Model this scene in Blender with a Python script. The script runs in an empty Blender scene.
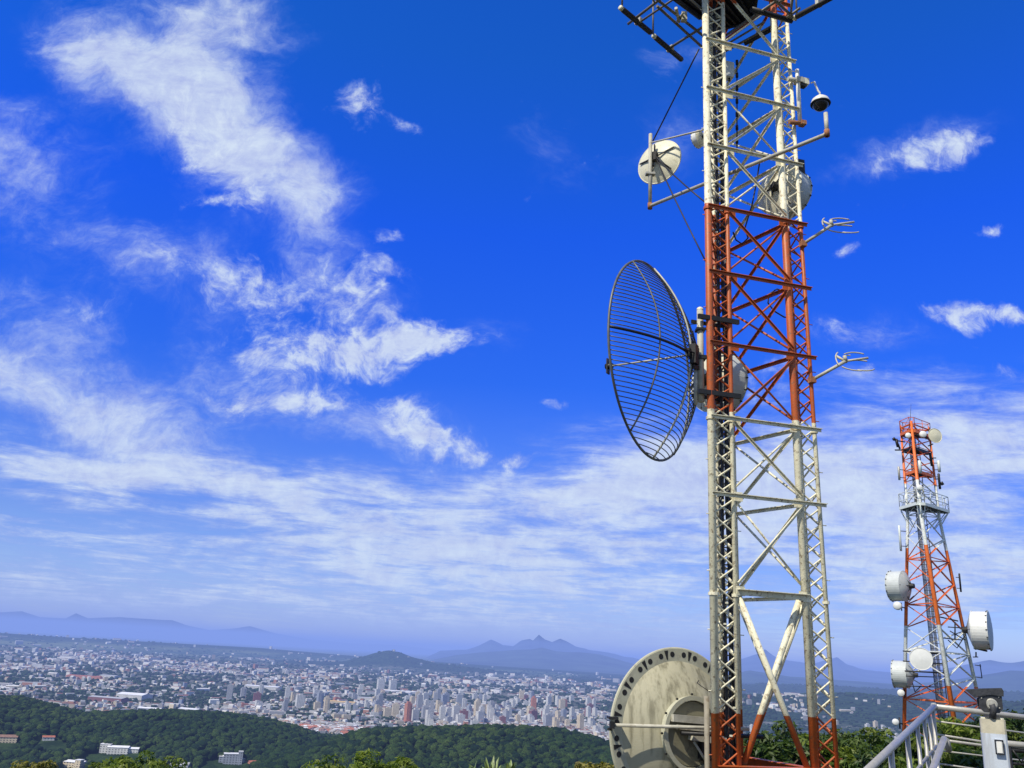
import bpy, math, random
import numpy as np
from mathutils import Vector, noise as mnoise

random.seed(7)
rng = np.random.default_rng(7)
scene = bpy.context.scene
col = scene.collection

# ------------------------------------------------------------------ camera
FOC = 860.0
PITCH = math.radians(17.5)
ROLL = math.radians(3.3)
CF = np.array([0, math.cos(PITCH), math.sin(PITCH)])
CU0 = np.array([0, -math.sin(PITCH), math.cos(PITCH)])
CX = np.array([1.0, 0, 0])
CR = math.cos(ROLL) * CX + math.sin(ROLL) * CU0
CU = -math.sin(ROLL) * CX + math.cos(ROLL) * CU0

def ray(px, py):
    return CF + CR * (px - 512) / FOC + CU * (384 - py) / FOC
def P(px, py, Y):            # point seen at a pixel, at depth Y in the world
    d = ray(px, py); return d * (Y / d[1])
def Q(px, py, z):            # point seen at a pixel, at height z
    d = ray(px, py); return d * (z / d[2])
def pix(v):
    w = float(np.dot(v, CF)); return 512 + FOC * float(np.dot(v, CR)) / w, 384 - FOC * float(np.dot(v, CU)) / w
def hor(px):                 # picture row of the horizon in a column
    a = ray(px, 0)[2]; b = ray(px, 768)[2]
    return 768 * a / (a - b)

cam_d = bpy.data.cameras.new('camera'); cam = bpy.data.objects.new('camera', cam_d); col.objects.link(cam)
cam_d.sensor_width = 36.0; cam_d.lens = FOC / 1024 * 36.0
cam_d.clip_start = 0.1; cam_d.clip_end = 200000
from mathutils import Matrix
cam.matrix_world = Matrix(((CR[0], CU[0], -CF[0], 0), (CR[1], CU[1], -CF[1], 0), (CR[2], CU[2], -CF[2], 0), (0, 0, 0, 1)))
scene.camera = cam
scene.view_settings.view_transform = 'Standard'
scene.view_settings.look = 'None'
scene.view_settings.exposure = 0
scene.view_settings.gamma = 1

# ------------------------------------------------------------------ sun
SUN_EL = math.radians(50); SUN_AZ = math.radians(-136)      # azimuth from +Y, clockwise
sdir = Vector((math.sin(SUN_AZ) * math.cos(SUN_EL), math.cos(SUN_AZ) * math.cos(SUN_EL), math.sin(SUN_EL)))
sd = bpy.data.lights.new('sun', 'SUN'); sun = bpy.data.objects.new('sun', sd); col.objects.link(sun)
sd.energy = 5.0; sd.angle = math.radians(0.5); sd.color = (1.0, 0.91, 0.75)
sun.rotation_euler = (-sdir).to_track_quat('-Z', 'Y').to_euler()

# ------------------------------------------------------------------ node helper
class NT:
    def __init__(s, tree): s.t = tree
    def new(s, typ, **kw):
        n = s.t.nodes.new(typ)
        for k, v in kw.items(): setattr(n, k, v)
        return n
    def put(s, sock, v):
        if isinstance(v, bpy.types.NodeSocket): s.t.links.new(v, sock)
        else: sock.default_value = v
    def m(s, op, *a, clamp=False):
        n = s.new('ShaderNodeMath', operation=op, use_clamp=clamp)
        for i, v in enumerate(a): s.put(n.inputs[i], v)
        return n.outputs[0]
    def vm(s, op, *a, out=0):
        n = s.new('ShaderNodeVectorMath', operation=op)
        for i, v in enumerate(a):
            if op == 'SCALE' and i == 1: s.put(n.inputs['Scale'], v)
            else: s.put(n.inputs[i], v)
        return n.outputs[out]
    def noise(s, vec, scale, detail=4, rough=0.55, lac=2.0, dist=0.0, out=0):
        n = s.new('ShaderNodeTexNoise'); s.put(n.inputs['Vector'], vec)
        for k, v in (('Scale', scale), ('Detail', detail), ('Roughness', rough), ('Lacunarity', lac), ('Distortion', dist)): s.put(n.inputs[k], v)
        return n.outputs[out]
    def mapr(s, v, a, b, c=0.0, d=1.0, smooth=False):
        n = s.new('ShaderNodeMapRange', interpolation_type='SMOOTHSTEP' if smooth else 'LINEAR')
        for i, x in enumerate((v, a, b, c, d)): s.put(n.inputs[i], x)
        return n.outputs[0]
    def mix(s, f, a, b, mode='MIX'):
        n = s.new('ShaderNodeMix', data_type='RGBA', blend_type=mode); n.clamp_factor = True
        s.put(n.inputs[0], f)
        for i, v in ((6, a), (7, b)):
            if isinstance(v, (tuple, list)) and len(v) == 3: v = (*v, 1)
            s.put(n.inputs[i], v)
        return n.outputs[2]
    def xyz(s, v):
        n = s.new('ShaderNodeSeparateXYZ'); s.put(n.inputs[0], v); return n.outputs
    def comb(s, x, y, z):
        n = s.new('ShaderNodeCombineXYZ')
        for i, v in enumerate((x, y, z)): s.put(n.inputs[i], v)
        return n.outputs[0]
    def mapping(s, v, loc=(0, 0, 0), rot=(0, 0, 0), scale=(1, 1, 1), typ='POINT'):
        n = s.new('ShaderNodeMapping', vector_type=typ); s.put(n.inputs[0], v)
        n.inputs['Location'].default_value = loc; n.inputs['Rotation'].default_value = rot; n.inputs['Scale'].default_value = scale
        return n.outputs[0]

# ------------------------------------------------------------------ world: sky and clouds
world = bpy.data.worlds.new('World'); scene.world = world; world.use_nodes = True
wt = world.node_tree; wt.nodes.clear(); W = NT(wt)
SKY_STR = 0.12
sky = W.new('ShaderNodeTexSky', sky_type='NISHITA', sun_disc=False)
sky.sun_elevation = SUN_EL; sky.sun_rotation = SUN_AZ; sky.altitude = 200; sky.air_density = 1.0; sky.dust_density = 0.4; sky.ozone_density = 3.0
tc = W.new('ShaderNodeTexCoord')
D = tc.outputs['Generated']
dx, dy, dz = W.xyz(D)
dyc = W.m('MAXIMUM', dy, 0.12)
u = W.m('DIVIDE', dx, dyc); v = W.m('DIVIDE', dz, dyc)
uv = W.comb(u, v, 0.0)
# plane coordinates: a cloud layer far overhead
dzc = W.m('ADD', W.m('MAXIMUM', dz, 0.0), 0.035)
pl = W.comb(W.m('DIVIDE', dx, dzc), W.m('DIVIDE', dy, dzc), 0.0)
# wobble the patch outlines
wn = W.new('ShaderNodeTexNoise'); W.put(wn.inputs['Vector'], uv)
wn.inputs['Scale'].default_value = 7.0; wn.inputs['Detail'].default_value = 5.0
uvw = W.vm('ADD', uv, W.vm('MULTIPLY', W.vm('SUBTRACT', wn.outputs['Color'], (0.5, 0.5, 0.5)), (0.10, 0.10, 0.0)))

def uvof(px, py):
    d = ray(px, py); return d[0] / d[1], d[2] / d[1]
def patches(lst):
    """summed coverage of soft ellipses; the sum rides in the z of one vector so the nodes run strictly one after another"""
    S = uvw
    for (cx, cy, a, b, deg, amp) in lst:       # centre, semi axes, tilt (deg, up to the right) as seen over the town
        u0, v0 = uvof(cx, cy)
        ca, sa = math.cos(math.radians(deg)), math.sin(math.radians(deg))
        u1, v1 = uvof(cx + a * ca, cy - a * sa); u2, v2 = uvof(cx - b * sa, cy - b * ca)
        L = math.hypot(u1 - u0, v1 - v0); th = math.atan2(v1 - v0, u1 - u0)
        Bs = abs(-(u2 - u0) * math.sin(th) + (v2 - v0) * math.cos(th))
        q = W.mapping(S, (u0, v0, 0), (0, 0, th), (L, Bs, 1e6), 'TEXTURE')
        g = W.mapr(W.vm('LENGTH', q, out=1), 1.65, .15, 0, 1, True)
        S = W.vm('MULTIPLY_ADD', g, (0, 0, amp), S)
    return W.xyz(S)[2]
# veils: soft torn sheets
veil = patches([
    (90, 60, 60, 36, -30, .34), (185, 120, 140, 75, -40, .20), (230, 340, 60, 34, -20, .22), (120, 420, 120, 26, -20, .25), (60, 330, 60, 30, -25, .25),
    (130, 62, 95, 46, -34, .52), (215, 115, 90, 50, -40, .50), (275, 175, 80, 44, -40, .50), (215, 40, 70, 44, -30, .36), (330, 190, 40, 26, 20, .40), (215, 15, 90, 22, -12, .40), (20, 165, 80, 56, -45, .46),
    (165, 262, 100, 36, -14, .46), (60, 395, 190, 48, -24, .62), (60, 300, 70, 26, -20, .32), (350, 285, 70, 46, -35, .36),
    (245, 395, 120, 36, -14, .36), (420, 440, 100, 36, -20, .38), (905, 150, 80, 22, 18, .36), (680, 60, 34, 14, 10, .30),
    (670, 140, 60, 34, 10, .20), (565, 175, 50, 28, 0, .14), (850, 330, 90, 24, 0, .26), (540, 130, 40, 24, 0, .15), (480,340,50,26,10,.22)])
# puffs: bright ragged cotton
puff = patches([
    (240, 200, 40, 20, -20, .40), (215, 130, 70, 40, -42, .34), (110, 60, 60, 26, -35, .22), (342, 200, 24, 14, 20, .46), (357, 96, 26, 24, 30, .62), (395, 118, 22, 9, -30, .35), (390, 232, 18, 10, 0, .60),
    (196, 203, 26, 9, -5, .48), (262, 278, 48, 36, -30, .66), (352, 285, 50, 36, -30, .66), (398, 264, 24, 13, -20, .48), (285, 352, 66, 30, 0, .66), (380, 350, 70, 30, 8, .66), (435, 332, 34, 24, 10, .56), (252, 402, 40, 22, -12, .62), (315, 400, 40, 18, -4, .66),
    (402, 425, 34, 15, 0, .66), (450, 444, 50, 26, -10, .66), (398, 402, 40, 13, 0, .60), (480, 345, 34, 16, 10, .34), (160, 270, 70, 26, -18, .34), (549, 403, 18, 7, 0, .70), (525, 457, 20, 9, 0, .66),
    (592, 155, 16, 10, 40, .36), (915, 155, 56, 20, 22, .50), (965, 145, 24, 18, 40, .46), (972, 316, 40, 13, -4, .74), (988, 232, 18, 7, 0, .70), (845, 241, 16, 8, 0, .62),
    (830, 330, 30, 16, 0, .50), (858, 380, 22, 10, 10, .55), (1020, 316, 18, 12, 0, .6), (998, 364, 26, 7, 0, .40), (920, 372, 44, 10, 4, .36), (590, 458, 40, 18, 8, .35),
    (70, 305, 50, 18, -10, .26), (670, 66, 30, 12, 20, .32), (514, 470, 14, 5, 0, .45), (765, 372, 60, 22, 0, .48), (200,130,60,40,-40,.28)])
# the low sheet of broken cloud
sheet = patches([
    (30, 462, 150, 26, -6, .66), (180, 485, 170, 30, -9, .66), (380, 515, 220, 38, -8, .66), (560, 520, 170, 48, -4, .52), (690, 470, 150, 52, -4, .58),
    (910, 445, 250, 66, 5, .82), (860, 530, 260, 64, -4, .56), (1010, 420, 110, 44, 8, .58), (640, 470, 90, 30, 10, .42), (1000, 590, 150, 34, 0, .34), (250, 560, 300, 34, -5, .62), (560, 590, 300, 40, -4, .60), (60, 590, 160, 24, -5, .5), (250, 610, 340, 20, -4, .55), (620, 640, 300, 24, -4, .5), (930, 560, 200, 60, -2, .45), (30, 520, 160, 20, -5, .30)])
na = W.noise(W.mapping(W.vm('ADD', uv, W.vm('SCALE', wn.outputs['Color'], .10)), (0, 0, 0), (0, 0, math.radians(38)), (1.0, 1.45, 1.0)), 14.0, 11, .66, 2.1, .25)
nb = W.noise(uvw, 17.0, 9, .60, 2.15, .2)
nb2 = W.noise(uvw, 44.0, 7, .66, 2.1, .2)
nc = W.noise(W.mapping(pl, (3.1, 1.7, 0), (0, 0, math.radians(-18)), (1.0, 1.0, 1.0)), 1.6, 10, .64, 2.1, .4)
nd = W.noise(W.mapping(uv, (0, 0, 0), (0, 0, math.radians(3)), (1.0, 4.0, 1.0)), 9.0, 9, .64, 2.1, .4)
vn = W.m('ADD', W.m('MULTIPLY', W.m('SUBTRACT', na, .5), 1.75), W.m('MULTIPLY', W.m('SUBTRACT', nb2, .5), .35))
f_veil = W.mapr(W.m('MULTIPLY_ADD', veil, 1.5, vn), .0, 1.45, 0, .84, True)
f_veil = W.m('MULTIPLY', f_veil, W.mapr(veil, .01, .22, 0, 1, True))
pn = W.m('ADD', W.m('MULTIPLY', W.m('SUBTRACT', nb, .5), 1.5), W.m('MULTIPLY', W.m('SUBTRACT', nb2, .5), .9))
f_puff = W.mapr(W.m('ADD', puff, pn), .26, .98, 0, .95, True)
sn = W.m('ADD', W.m('MULTIPLY', W.m('SUBTRACT', nc, .5), 2.2), W.m('MULTIPLY', W.m('SUBTRACT', nd, .5), 1.7))
f_sheet = W.mapr(W.m('ADD', sheet, sn), -.05, 1.45, 0, .92, True)
f_sheet = W.m('MULTIPLY', f_sheet, W.mapr(sheet, .02, .30, 0, 1, True))
one = lambda a: W.m('SUBTRACT', 1.0, a)
dens = one(W.m('MULTIPLY', W.m('MULTIPLY', one(f_veil), one(f_puff)), one(f_sheet)))
dens = W.m('MINIMUM', dens, .97)
# elsewhere (behind the viewer) plain scattered cloud
nz = W.noise(pl, 1.2, 7, .6)
behind = W.m('MULTIPLY', W.mapr(nz, .42, .66, 0, .85, True), W.mapr(dy, .25, .1, 0, 1, True))
dens = W.m('MULTIPLY', W.m('MAXIMUM', dens, behind), W.mapr(dz, -.01, .05, 0, 1, True))
# clear blue, deeper overhead
rampn = W.new('ShaderNodeValToRGB'); W.put(rampn.inputs[0], dz); cr = rampn.color_ramp
for i, (p_, c_) in enumerate([(0.0, (.44, .47, .62)), (.12, (.24, .32, .60)), (.30, (.03, .225, .84)), (.46, (.0, .225, 1.04)), (.62, (.0, .285, .90))]):
    e_ = cr.elements[i] if i < 2 else cr.elements.new(p_)
    e_.position = p_; e_.color = (*c_, 1)
tint = W.vm('SCALE', rampn.outputs[0], 2.0)
tint = W.mix(W.mapr(dy, .35, -.25, 0, 1, True), tint, (1.0, .98, .90))       # unseen sky on the sun's side, paled so the fill is less blue
tint = W.mix(W.mapr(dz, .68, .92, 0, .7, True), tint, (.55, .75, .95))  # zenith above the frame lightened too, for a less blue fill
blue = W.vm('MULTIPLY', sky.outputs[0], tint)
thin = (.22, .35, .95); thick = (.70, .80, 1.0)
cc = W.mix(W.mapr(dens, .10, .80), thin, thick)
shd = W.mapr(W.m('ADD', W.m('MULTIPLY', nb2, .5), W.m('MULTIPLY', nd, .5)), .36, .60, .80, 1.12); cc = W.vm('MULTIPLY', cc, W.comb(shd, shd, W.mapr(shd, .8, 1.12, .93, 1.02)))
ccol = W.vm('SCALE', cc, .92 / SKY_STR)
res = W.mix(dens, blue, ccol)
bg = W.new('ShaderNodeBackground'); W.put(bg.inputs[0], res); bg.inputs[1].default_value = SKY_STR
wo = W.new('ShaderNodeOutputWorld'); wt.links.new(bg.outputs[0], wo.inputs[0])
world.cycles.sampling_method = 'MANUAL'; world.cycles.sample_map_resolution = 512
# ------------------------------------------------------------------ haze in the air (camera stands inside it)
def haze_box():
    me = bpy.data.meshes.new('sky')
    R0, n, zt, zb = 70000.0, 48, 420.0, -420.0
    vs = [(R0 * math.cos(2 * math.pi * k / n), R0 * math.sin(2 * math.pi * k / n), z) for z in (zb, zt) for k in range(n)]
    fs = [(k, (k + 1) % n, n + (k + 1) % n, n + k) for k in range(n)] + [tuple(range(n - 1, -1, -1)), tuple(range(n, 2 * n))]
    me.from_pydata(vs, [], fs)
    m = bpy.data.materials.new('air_haze'); m.use_nodes = True; t = m.node_tree; t.nodes.clear(); N = NT(t)
    ab = N.new('ShaderNodeVolumeAbsorption'); ab.inputs['Color'].default_value = (0, 0, 0, 1)
    K = 1 / 17000.0
    ab.inputs['Density'].default_value = K
    em = N.new('ShaderNodeEmission'); em.inputs[0].default_value = (.235, .355, .85, 1); em.inputs[1].default_value = K
    ad = N.new('ShaderNodeAddShader'); t.links.new(ab.outputs[0], ad.inputs[0]); t.links.new(em.outputs[0], ad.inputs[1])
    o = N.new('ShaderNodeOutputMaterial'); t.links.new(ad.outputs[0], o.inputs['Volume'])
    m.cycles.homogeneous_volume = True
    me.materials.append(m)
    ob = bpy.data.objects.new('sky', me); col.objects.link(ob)
    ob['kind'] = 'structure'; ob['label'] = 'hazy air under the blue sky over the town'; ob.display_type = 'WIRE'
haze_box()
# ------------------------------------------------------------------ materials
MATS = {}
def pmat(name, c, rough=.6, metal=0.0, var=.25, vs=3.0, bump=0.0, bs=30.0, c2=None, attr=None, spec=.5, stain=None):
    """painted / bare surface with mottling, optional second colour in patches and fine bump"""
    m = bpy.data.materials.new(name); m.use_nodes = True; t = m.node_tree; N = NT(t)
    b = t.nodes['Principled BSDF']
    co = N.new('ShaderNodeTexCoord').outputs['Object']
    base = (*c, 1)
    if attr:
        a = N.new('ShaderNodeAttribute', attribute_name=attr); base = a.outputs['Color']
    n1 = N.noise(co, vs, 6, .6)
    k = N.mapr(n1, .3, .7, 1 - var, 1 + var)
    cc = N.vm('MULTIPLY', base if attr else tuple(c), N.comb(k, k, k)) if not attr else N.vm('MULTIPLY', base, N.comb(k, k, k))
    if c2:
        n2 = N.noise(co, vs * 2.3, 7, .68)
        cc = N.mix(N.mapr(n2, .54, .68, 0, .85, True), cc, c2)
    if stain:                       # streaks running down
        x = N.mapping(co, scale=(vs * 3, vs * 3, vs * .25))
        n3 = N.noise(x, 1.5, 6, .65)
        cc = N.mix(N.mapr(n3, .46, .68, 0, .8, True), cc, stain)
    t.links.new(cc, b.inputs['Base Color'])
    r = N.mapr(N.noise(co, vs * 4, 4), .3, .7, max(.03, rough - .12), min(1, rough + .12)); t.links.new(r, b.inputs['Roughness'])
    b.inputs['Metallic'].default_value = metal; b.inputs['Specular IOR Level'].default_value = spec
    if bump:
        bn = N.new('ShaderNodeBump'); bn.inputs['Strength'].default_value = bump; bn.inputs['Distance'].default_value = .02
        N.put(bn.inputs['Height'], N.noise(co, bs, 5, .6)); t.links.new(bn.outputs[0], b.inputs['Normal'])
    MATS[name] = m
    return m

def banded(name, zs, first, orange, white, off=0.0):
    """tower paint: bands of orange and white by height above the camera, with chips, rust and grime"""
    m = bpy.data.materials.new(name); m.use_nodes = True; t = m.node_tree; N = NT(t); b = t.nodes['Principled BSDF']
    geo = N.new('ShaderNodeNewGeometry').outputs['Position']
    x, y, z = N.xyz(geo)
    z = N.m('ADD', z, off)
    z = N.m('ADD', z, N.m('MULTIPLY', N.m('SUBTRACT', N.noise(geo, 9, 3), .5), .05))
    s = None
    for i, zz in enumerate(zs):     # parity of the number of boundaries passed
        st = N.m('GREATER_THAN', z, zz)
        s = st if s is None else N.m('ABSOLUTE', N.m('SUBTRACT', s, st))
    if not first: s = N.m('SUBTRACT', 1.0, s)
    cc = N.mix(s, (*orange, 1), (*white, 1))
    n1 = N.noise(geo, 3.5, 6, .6); k = N.mapr(n1, .3, .7, .78, 1.16)
    cc = N.vm('MULTIPLY', cc, N.comb(k, k, k))
    cc = N.mix(N.mapr(N.noise(geo, 14, 7, .7), .51, .66, 0, .8, True), cc, (.17, .095, .045, 1))
    cc = N.mix(N.mapr(N.noise(geo, 6, 7, .7), .54, .72, 0, .6, True), cc, (.16, .17, .12, 1))
    t.links.new(cc, b.inputs['Base Color'])
    b.inputs['Roughness'].default_value = .5
    bn = N.new('ShaderNodeBump'); bn.inputs['Strength'].default_value = .25; bn.inputs['Distance'].default_value = .01
    N.put(bn.inputs['Height'], N.noise(geo, 40, 4)); t.links.new(bn.outputs[0], b.inputs['Normal'])
    return m

galv = pmat('galvanised_steel', (.42, .42, .38), .5, .2, .2, 5, .15)
galv_w = pmat('weathered_grey_paint', (.44, .43, .36), .6, 0, .22, 5, .15, c2=(.30, .27, .20))
cream = pmat('cream_fibreglass', (.68, .66, .50), .5, 0, .10, 3, .05, c2=(.50, .48, .34))
radome = pmat('pale_radome', (.50, .54, .54), .55, 0, .08, 3, c2=(.48, .52, .50))
radome_w = pmat('white_radome', (.68, .70, .69), .5, 0, .06, 3)
hub_m = pmat('shaded_hub_shell', (.22, .21, .14), .7, 0, .2, 3, .15, c2=(.12, .11, .08))  # olive hub, darkened in colour for the shade inside the collar
black = pmat('black_rubber', (.012, .012, .014), .55, 0, .3, 8)
rigm = pmat('dark_galvanised_pipe', (.16, .15, .13), .55, .2, .25, 6, .1)
post_w = pmat('weathered_post', (.26, .24, .19), .7, 0, .25, 5, .2, c2=(.16, .12, .08))
darks = pmat('dark_steel', (.020, .020, .021), .5, .3, .3, 6, .1)
grid_m = pmat('grey_grid_wire', (.13, .14, .14), .5, .4, .35, 4)
grid_l = pmat('light_grid_rib', (.42, .42, .36), .5, .2, .2, 4)
rust = pmat('rusted_bracket', (.30, .12, .05), .75, 0, .3, 9, .3, c2=(.42, .36, .25))
stainless = pmat('stainless_steel', (.44, .43, .39), .4, .35, .10, 12, .04)
concrete = pmat('concrete', (.34, .32, .28), .85, 0, .2, 2, .35, c2=(.25, .24, .2))
shell_m = pmat('weathered_dish_shell', (.45, .43, .31), .6, 0, .12, 1.6, .12, c2=(.36, .35, .25), stain=(.15, .14, .09))
ring_m = pmat('dish_ring_paint', (.44, .44, .34), .55, 0, .14, 4, .1, c2=(.33, .31, .25))
dome_glass = pmat('smoked_dome', (.02, .02, .02), .12, 0, .2, 6)
white_p = pmat('white_enamel', (.72, .72, .68), .4, 0, .08, 8)
post_m = pmat('grey_white_post_paint', (.52, .58, .66), .45, 0, .08, 3, .06, stain=(.38, .40, .42))
cam_m = pmat('dark_camera_housing', (.055, .058, .065), .6, .2, .3, 14, .3)
cable_m = black

# ------------------------------------------------------------------ mesh collector
class MB:
    def __init__(s): s.v = []; s.f = []; s.sm = []; s.mi = []
    def add(s, vs, fs, smooth=False, mi=0):
        o = len(s.v); s.v.extend([tuple(map(float, x)) for x in vs]); s.f.extend([tuple(i + o for i in f) for f in fs])
        s.sm.extend([smooth] * len(fs)); s.mi.extend([mi] * len(fs)); return s
    def tube(s, a, b, r, r2=None, n=8, mi=0, cap=True):
        a = np.array(a, float); b = np.array(b, float); r2 = r if r2 is None else r2
        d = b - a; L = np.linalg.norm(d)
        if L < 1e-6: return s
        d /= L; h = np.array([0, 0, 1.]) if abs(d[2]) < .9 else np.array([1., 0, 0])
        x = np.cross(d, h); x /= np.linalg.norm(x); y = np.cross(d, x)
        vs = [a + r * (x * math.cos(t) + y * math.sin(t)) for t in [2 * math.pi * k / n for k in range(n)]]
        vs += [b + r2 * (x * math.cos(t) + y * math.sin(t)) for t in [2 * math.pi * k / n for k in range(n)]]
        fs = [(k, n + k, n + (k + 1) % n, (k + 1) % n) for k in range(n)]
        s.add(vs, fs, True, mi)
        if cap:
            o = len(s.v) - 2 * n
            s.f.extend([tuple(o + k for k in range(n)), tuple(o + 2 * n - 1 - k for k in range(n))]); s.sm.extend([False] * 2); s.mi.extend([mi] * 2)
        return s
    def path(s, pts, r, n=8, mi=0):
        pts = [np.array(p, float) for p in pts]; m = len(pts); vs = []; px_ = None
        for i in range(m):
            d = pts[min(i + 1, m - 1)] - pts[max(i - 1, 0)]; d = d / (np.linalg.norm(d) + 1e-9)
            if px_ is None:
                h = np.array([0, 0, 1.]) if abs(d[2]) < .9 else np.array([1., 0, 0]); x = np.cross(d, h)
            else: x = px_ - d * np.dot(px_, d)
            x = x / (np.linalg.norm(x) + 1e-9); y = np.cross(d, x); px_ = x
            rr = r[i] if hasattr(r, '__len__') else r
            vs += [pts[i] + rr * (x * math.cos(2 * math.pi * k / n) + y * math.sin(2 * math.pi * k / n)) for k in range(n)]
        fs = [(i * n + k, i * n + n + k, i * n + n + (k + 1) % n, i * n + (k + 1) % n) for i in range(m - 1) for k in range(n)]
        fs += [tuple(range(n)), tuple(m * n - 1 - k for k in range(n))]
        return s.add(vs, fs, True, mi)
    def box(s, c, ax, ay, az, mi=0):          # centre and three half-axis vectors
        c, ax, ay, az = [np.array(q, float) for q in (c, ax, ay, az)]
        vs = [c + i * ax + j * ay + k * az for i in (-1, 1) for j in (-1, 1) for k in (-1, 1)]
        return s.add(vs, [(0, 1, 3, 2), (4, 6, 7, 5), (0, 4, 5, 1), (2, 3, 7, 6), (0, 2, 6, 4), (1, 5, 7, 3)], False, mi)
    def bar(s, a, b, w, h, mi=0):              # box section from a to b, h vertical-ish
        a = np.array(a, float); b = np.array(b, float); d = b - a; L = np.linalg.norm(d); d /= L
        up = np.array([0, 0, 1.]) if abs(d[2]) < .9 else np.array([0, 1., 0])
        x = np.cross(d, up); x /= np.linalg.norm(x); y = np.cross(x, d)
        return s.box((a + b) / 2, d * L / 2, x * w / 2, y * h / 2, mi)
    def angle(s, a, b, w, t=.008, flip=1, mi=0):       # steel angle section
        a = np.array(a, float); b = np.array(b, float); d = b - a; L = np.linalg.norm(d); d /= L
        up = np.array([0, 0, 1.]); x = np.cross(d, up)
        if np.linalg.norm(x) < .2: x = np.array([1., 0, 0])
        x /= np.linalg.norm(x); y = np.cross(x, d); c = (a + b) / 2
        s.box(c + y * (w / 2), d * L / 2, x * t / 2, y * w / 2, mi)
        s.box(c + x * flip * (w / 2 + t / 2), d * L / 2, x * w / 2, y * t / 2, mi)
        return s
    def ledge(s, a, b, w, t=.010, flip=1, mi=0):       # angle with its top leg turned out towards the open side
        a = np.array(a, float); b = np.array(b, float); d = b - a; L = np.linalg.norm(d); d /= L
        x = np.cross(d, (0, 0, 1.)); x /= np.linalg.norm(x)
        if x[1] > 0: x = -x
        y = np.cross(d, x); y = y if y[2] > 0 else -y; c = (a + b) / 2
        s.box(c - y * (w * .5 + t / 2 + .001), d * L / 2, x * t / 2, y * w * .5, mi)
        s.box(c + x * (w * .55 - t / 2), d * L / 2, x * w * .55, y * t / 2, mi)
        return s
    def lathe(s, c, axis, prof, n=32, mi=0, smooth=True, up=None):  # prof: (distance along axis, radius)
        c = np.array(c, float); a = np.array(axis, float); a /= np.linalg.norm(a)
        h = np.array([0, 0, 1.]) if abs(a[2]) < .9 else np.array([1., 0, 0])
        x = np.cross(a, h); x /= np.linalg.norm(x); y = np.cross(x, a); vs = []
        for (z, r) in prof: vs += [c + a * z + r * (x * math.cos(2 * math.pi * k / n) + y * math.sin(2 * math.pi * k / n)) for k in range(n)]
        m = len(prof)
        fs = [(i * n + k, i * n + (k + 1) % n, i * n + n + (k + 1) % n, i * n + n + k) for i in range(m - 1) for k in range(n)]
        return s.add(vs, fs, smooth, mi)
    def ring(s, c, axis, R, r, n=48, m=6, mi=0):
        c = np.array(c, float); a = np.array(axis, float); a /= np.linalg.norm(a)
        h = np.array([0, 0, 1.]) if abs(a[2]) < .9 else np.array([1., 0, 0])
        x = np.cross(a, h); x /= np.linalg.norm(x); y = np.cross(x, a); vs = []
        for k in range(n):
            e = x * math.cos(2 * math.pi * k / n) + y * math.sin(2 * math.pi * k / n)
            vs += [c + e * (R + r * math.cos(2 * math.pi * j / m)) + a * r * math.sin(2 * math.pi * j / m) for j in range(m)]
        fs = [(k * m + j, ((k + 1) % n) * m + j, ((k + 1) % n) * m + (j + 1) % m, k * m + (j + 1) % m) for k in range(n) for j in range(m)]
        return s.add(vs, fs, True, mi)
    def mesh(s, name, mats, org=(0, 0, 0)):
        me = bpy.data.meshes.new(name)
        v = np.array(s.v, dtype=float) - np.array(org, float)
        me.from_pydata(v.tolist(), [], s.f)
        me.polygons.foreach_set('use_smooth', s.sm); me.polygons.foreach_set('material_index', s.mi)
        for m in (mats if isinstance(mats, (list, tuple)) else [mats]): me.materials.append(m)
        me.update(); return me
def worg(o):
    p = np.zeros(3)
    while o is not None: p += np.array(o.location); o = o.parent
    return p
def build(name, mb, mats, parent=None, org=None):
    """link a collected mesh as one object; as a child it sits at its parent's origin"""
    if parent is not None: o_ = worg(parent)
    else: o_ = np.array(org if org is not None else (0, 0, 0), float)
    ob = bpy.data.objects.new(name, mb.mesh(name, mats, o_)); col.objects.link(ob)
    if parent is not None: ob.parent = parent
    else: ob.location = tuple(o_)
    return ob
def tag(o, label=None, cat=None, group=None, kind=None):
    if label: o['label'] = label
    if cat: o['category'] = cat
    if group: o['group'] = group
    if kind: o['kind'] = kind
    return o
def thing(name, label, cat, loc, group=None):
    o = bpy.data.objects.new(name, None); col.objects.link(o); o.location = tuple(map(float, loc)); o.empty_display_size = .2
    return tag(o, label, cat, group)
def V3(*a): return np.array(a, float)
def az(deg): return V3(math.sin(math.radians(deg)), math.cos(math.radians(deg)), 0)
def lerp(a, b, t): return np.array(a) + (np.array(b) - np.array(a)) * t

# ------------------------------------------------------------------ terrain
PLAIN = -200.0
_CACHE = {}
def interp_line(pts, azs):
    """pts: (px, py, distance) of a crest as seen from the camera -> crest height and distance per azimuth"""
    if id(pts) in _CACHE:
        A, Z, Dd, _ = _CACHE[id(pts)]; return np.interp(azs, A, Z), np.interp(azs, A, Dd), A[0], A[-1]
    A, Z, Dd = [], [], []
    for (px, py, d) in pts:
        r_ = ray(px, py); hlen = math.hypot(r_[0], r_[1]); A.append(math.atan2(r_[0], r_[1])); Z.append(r_[2] / hlen * d); Dd.append(d)
    o = np.argsort(A); A = np.array(A)[o]; Z = np.array(Z)[o]; Dd = np.array(Dd)[o]
    _CACHE[id(pts)] = (A, Z, Dd, pts)
    return np.interp(azs, A, Z), np.interp(azs, A, Dd), A[0], A[-1]
ridgeA = [(-120, 700, 1500), (0, 700, 1500), (25, 701, 1500), (48, 708, 1450), (83, 719, 1400), (122, 717, 1400), (175, 715, 1400), (224, 718, 1400), (244, 720, 1400), (272, 727, 1350), (296, 735, 1300), (320, 748, 1250)]
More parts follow.
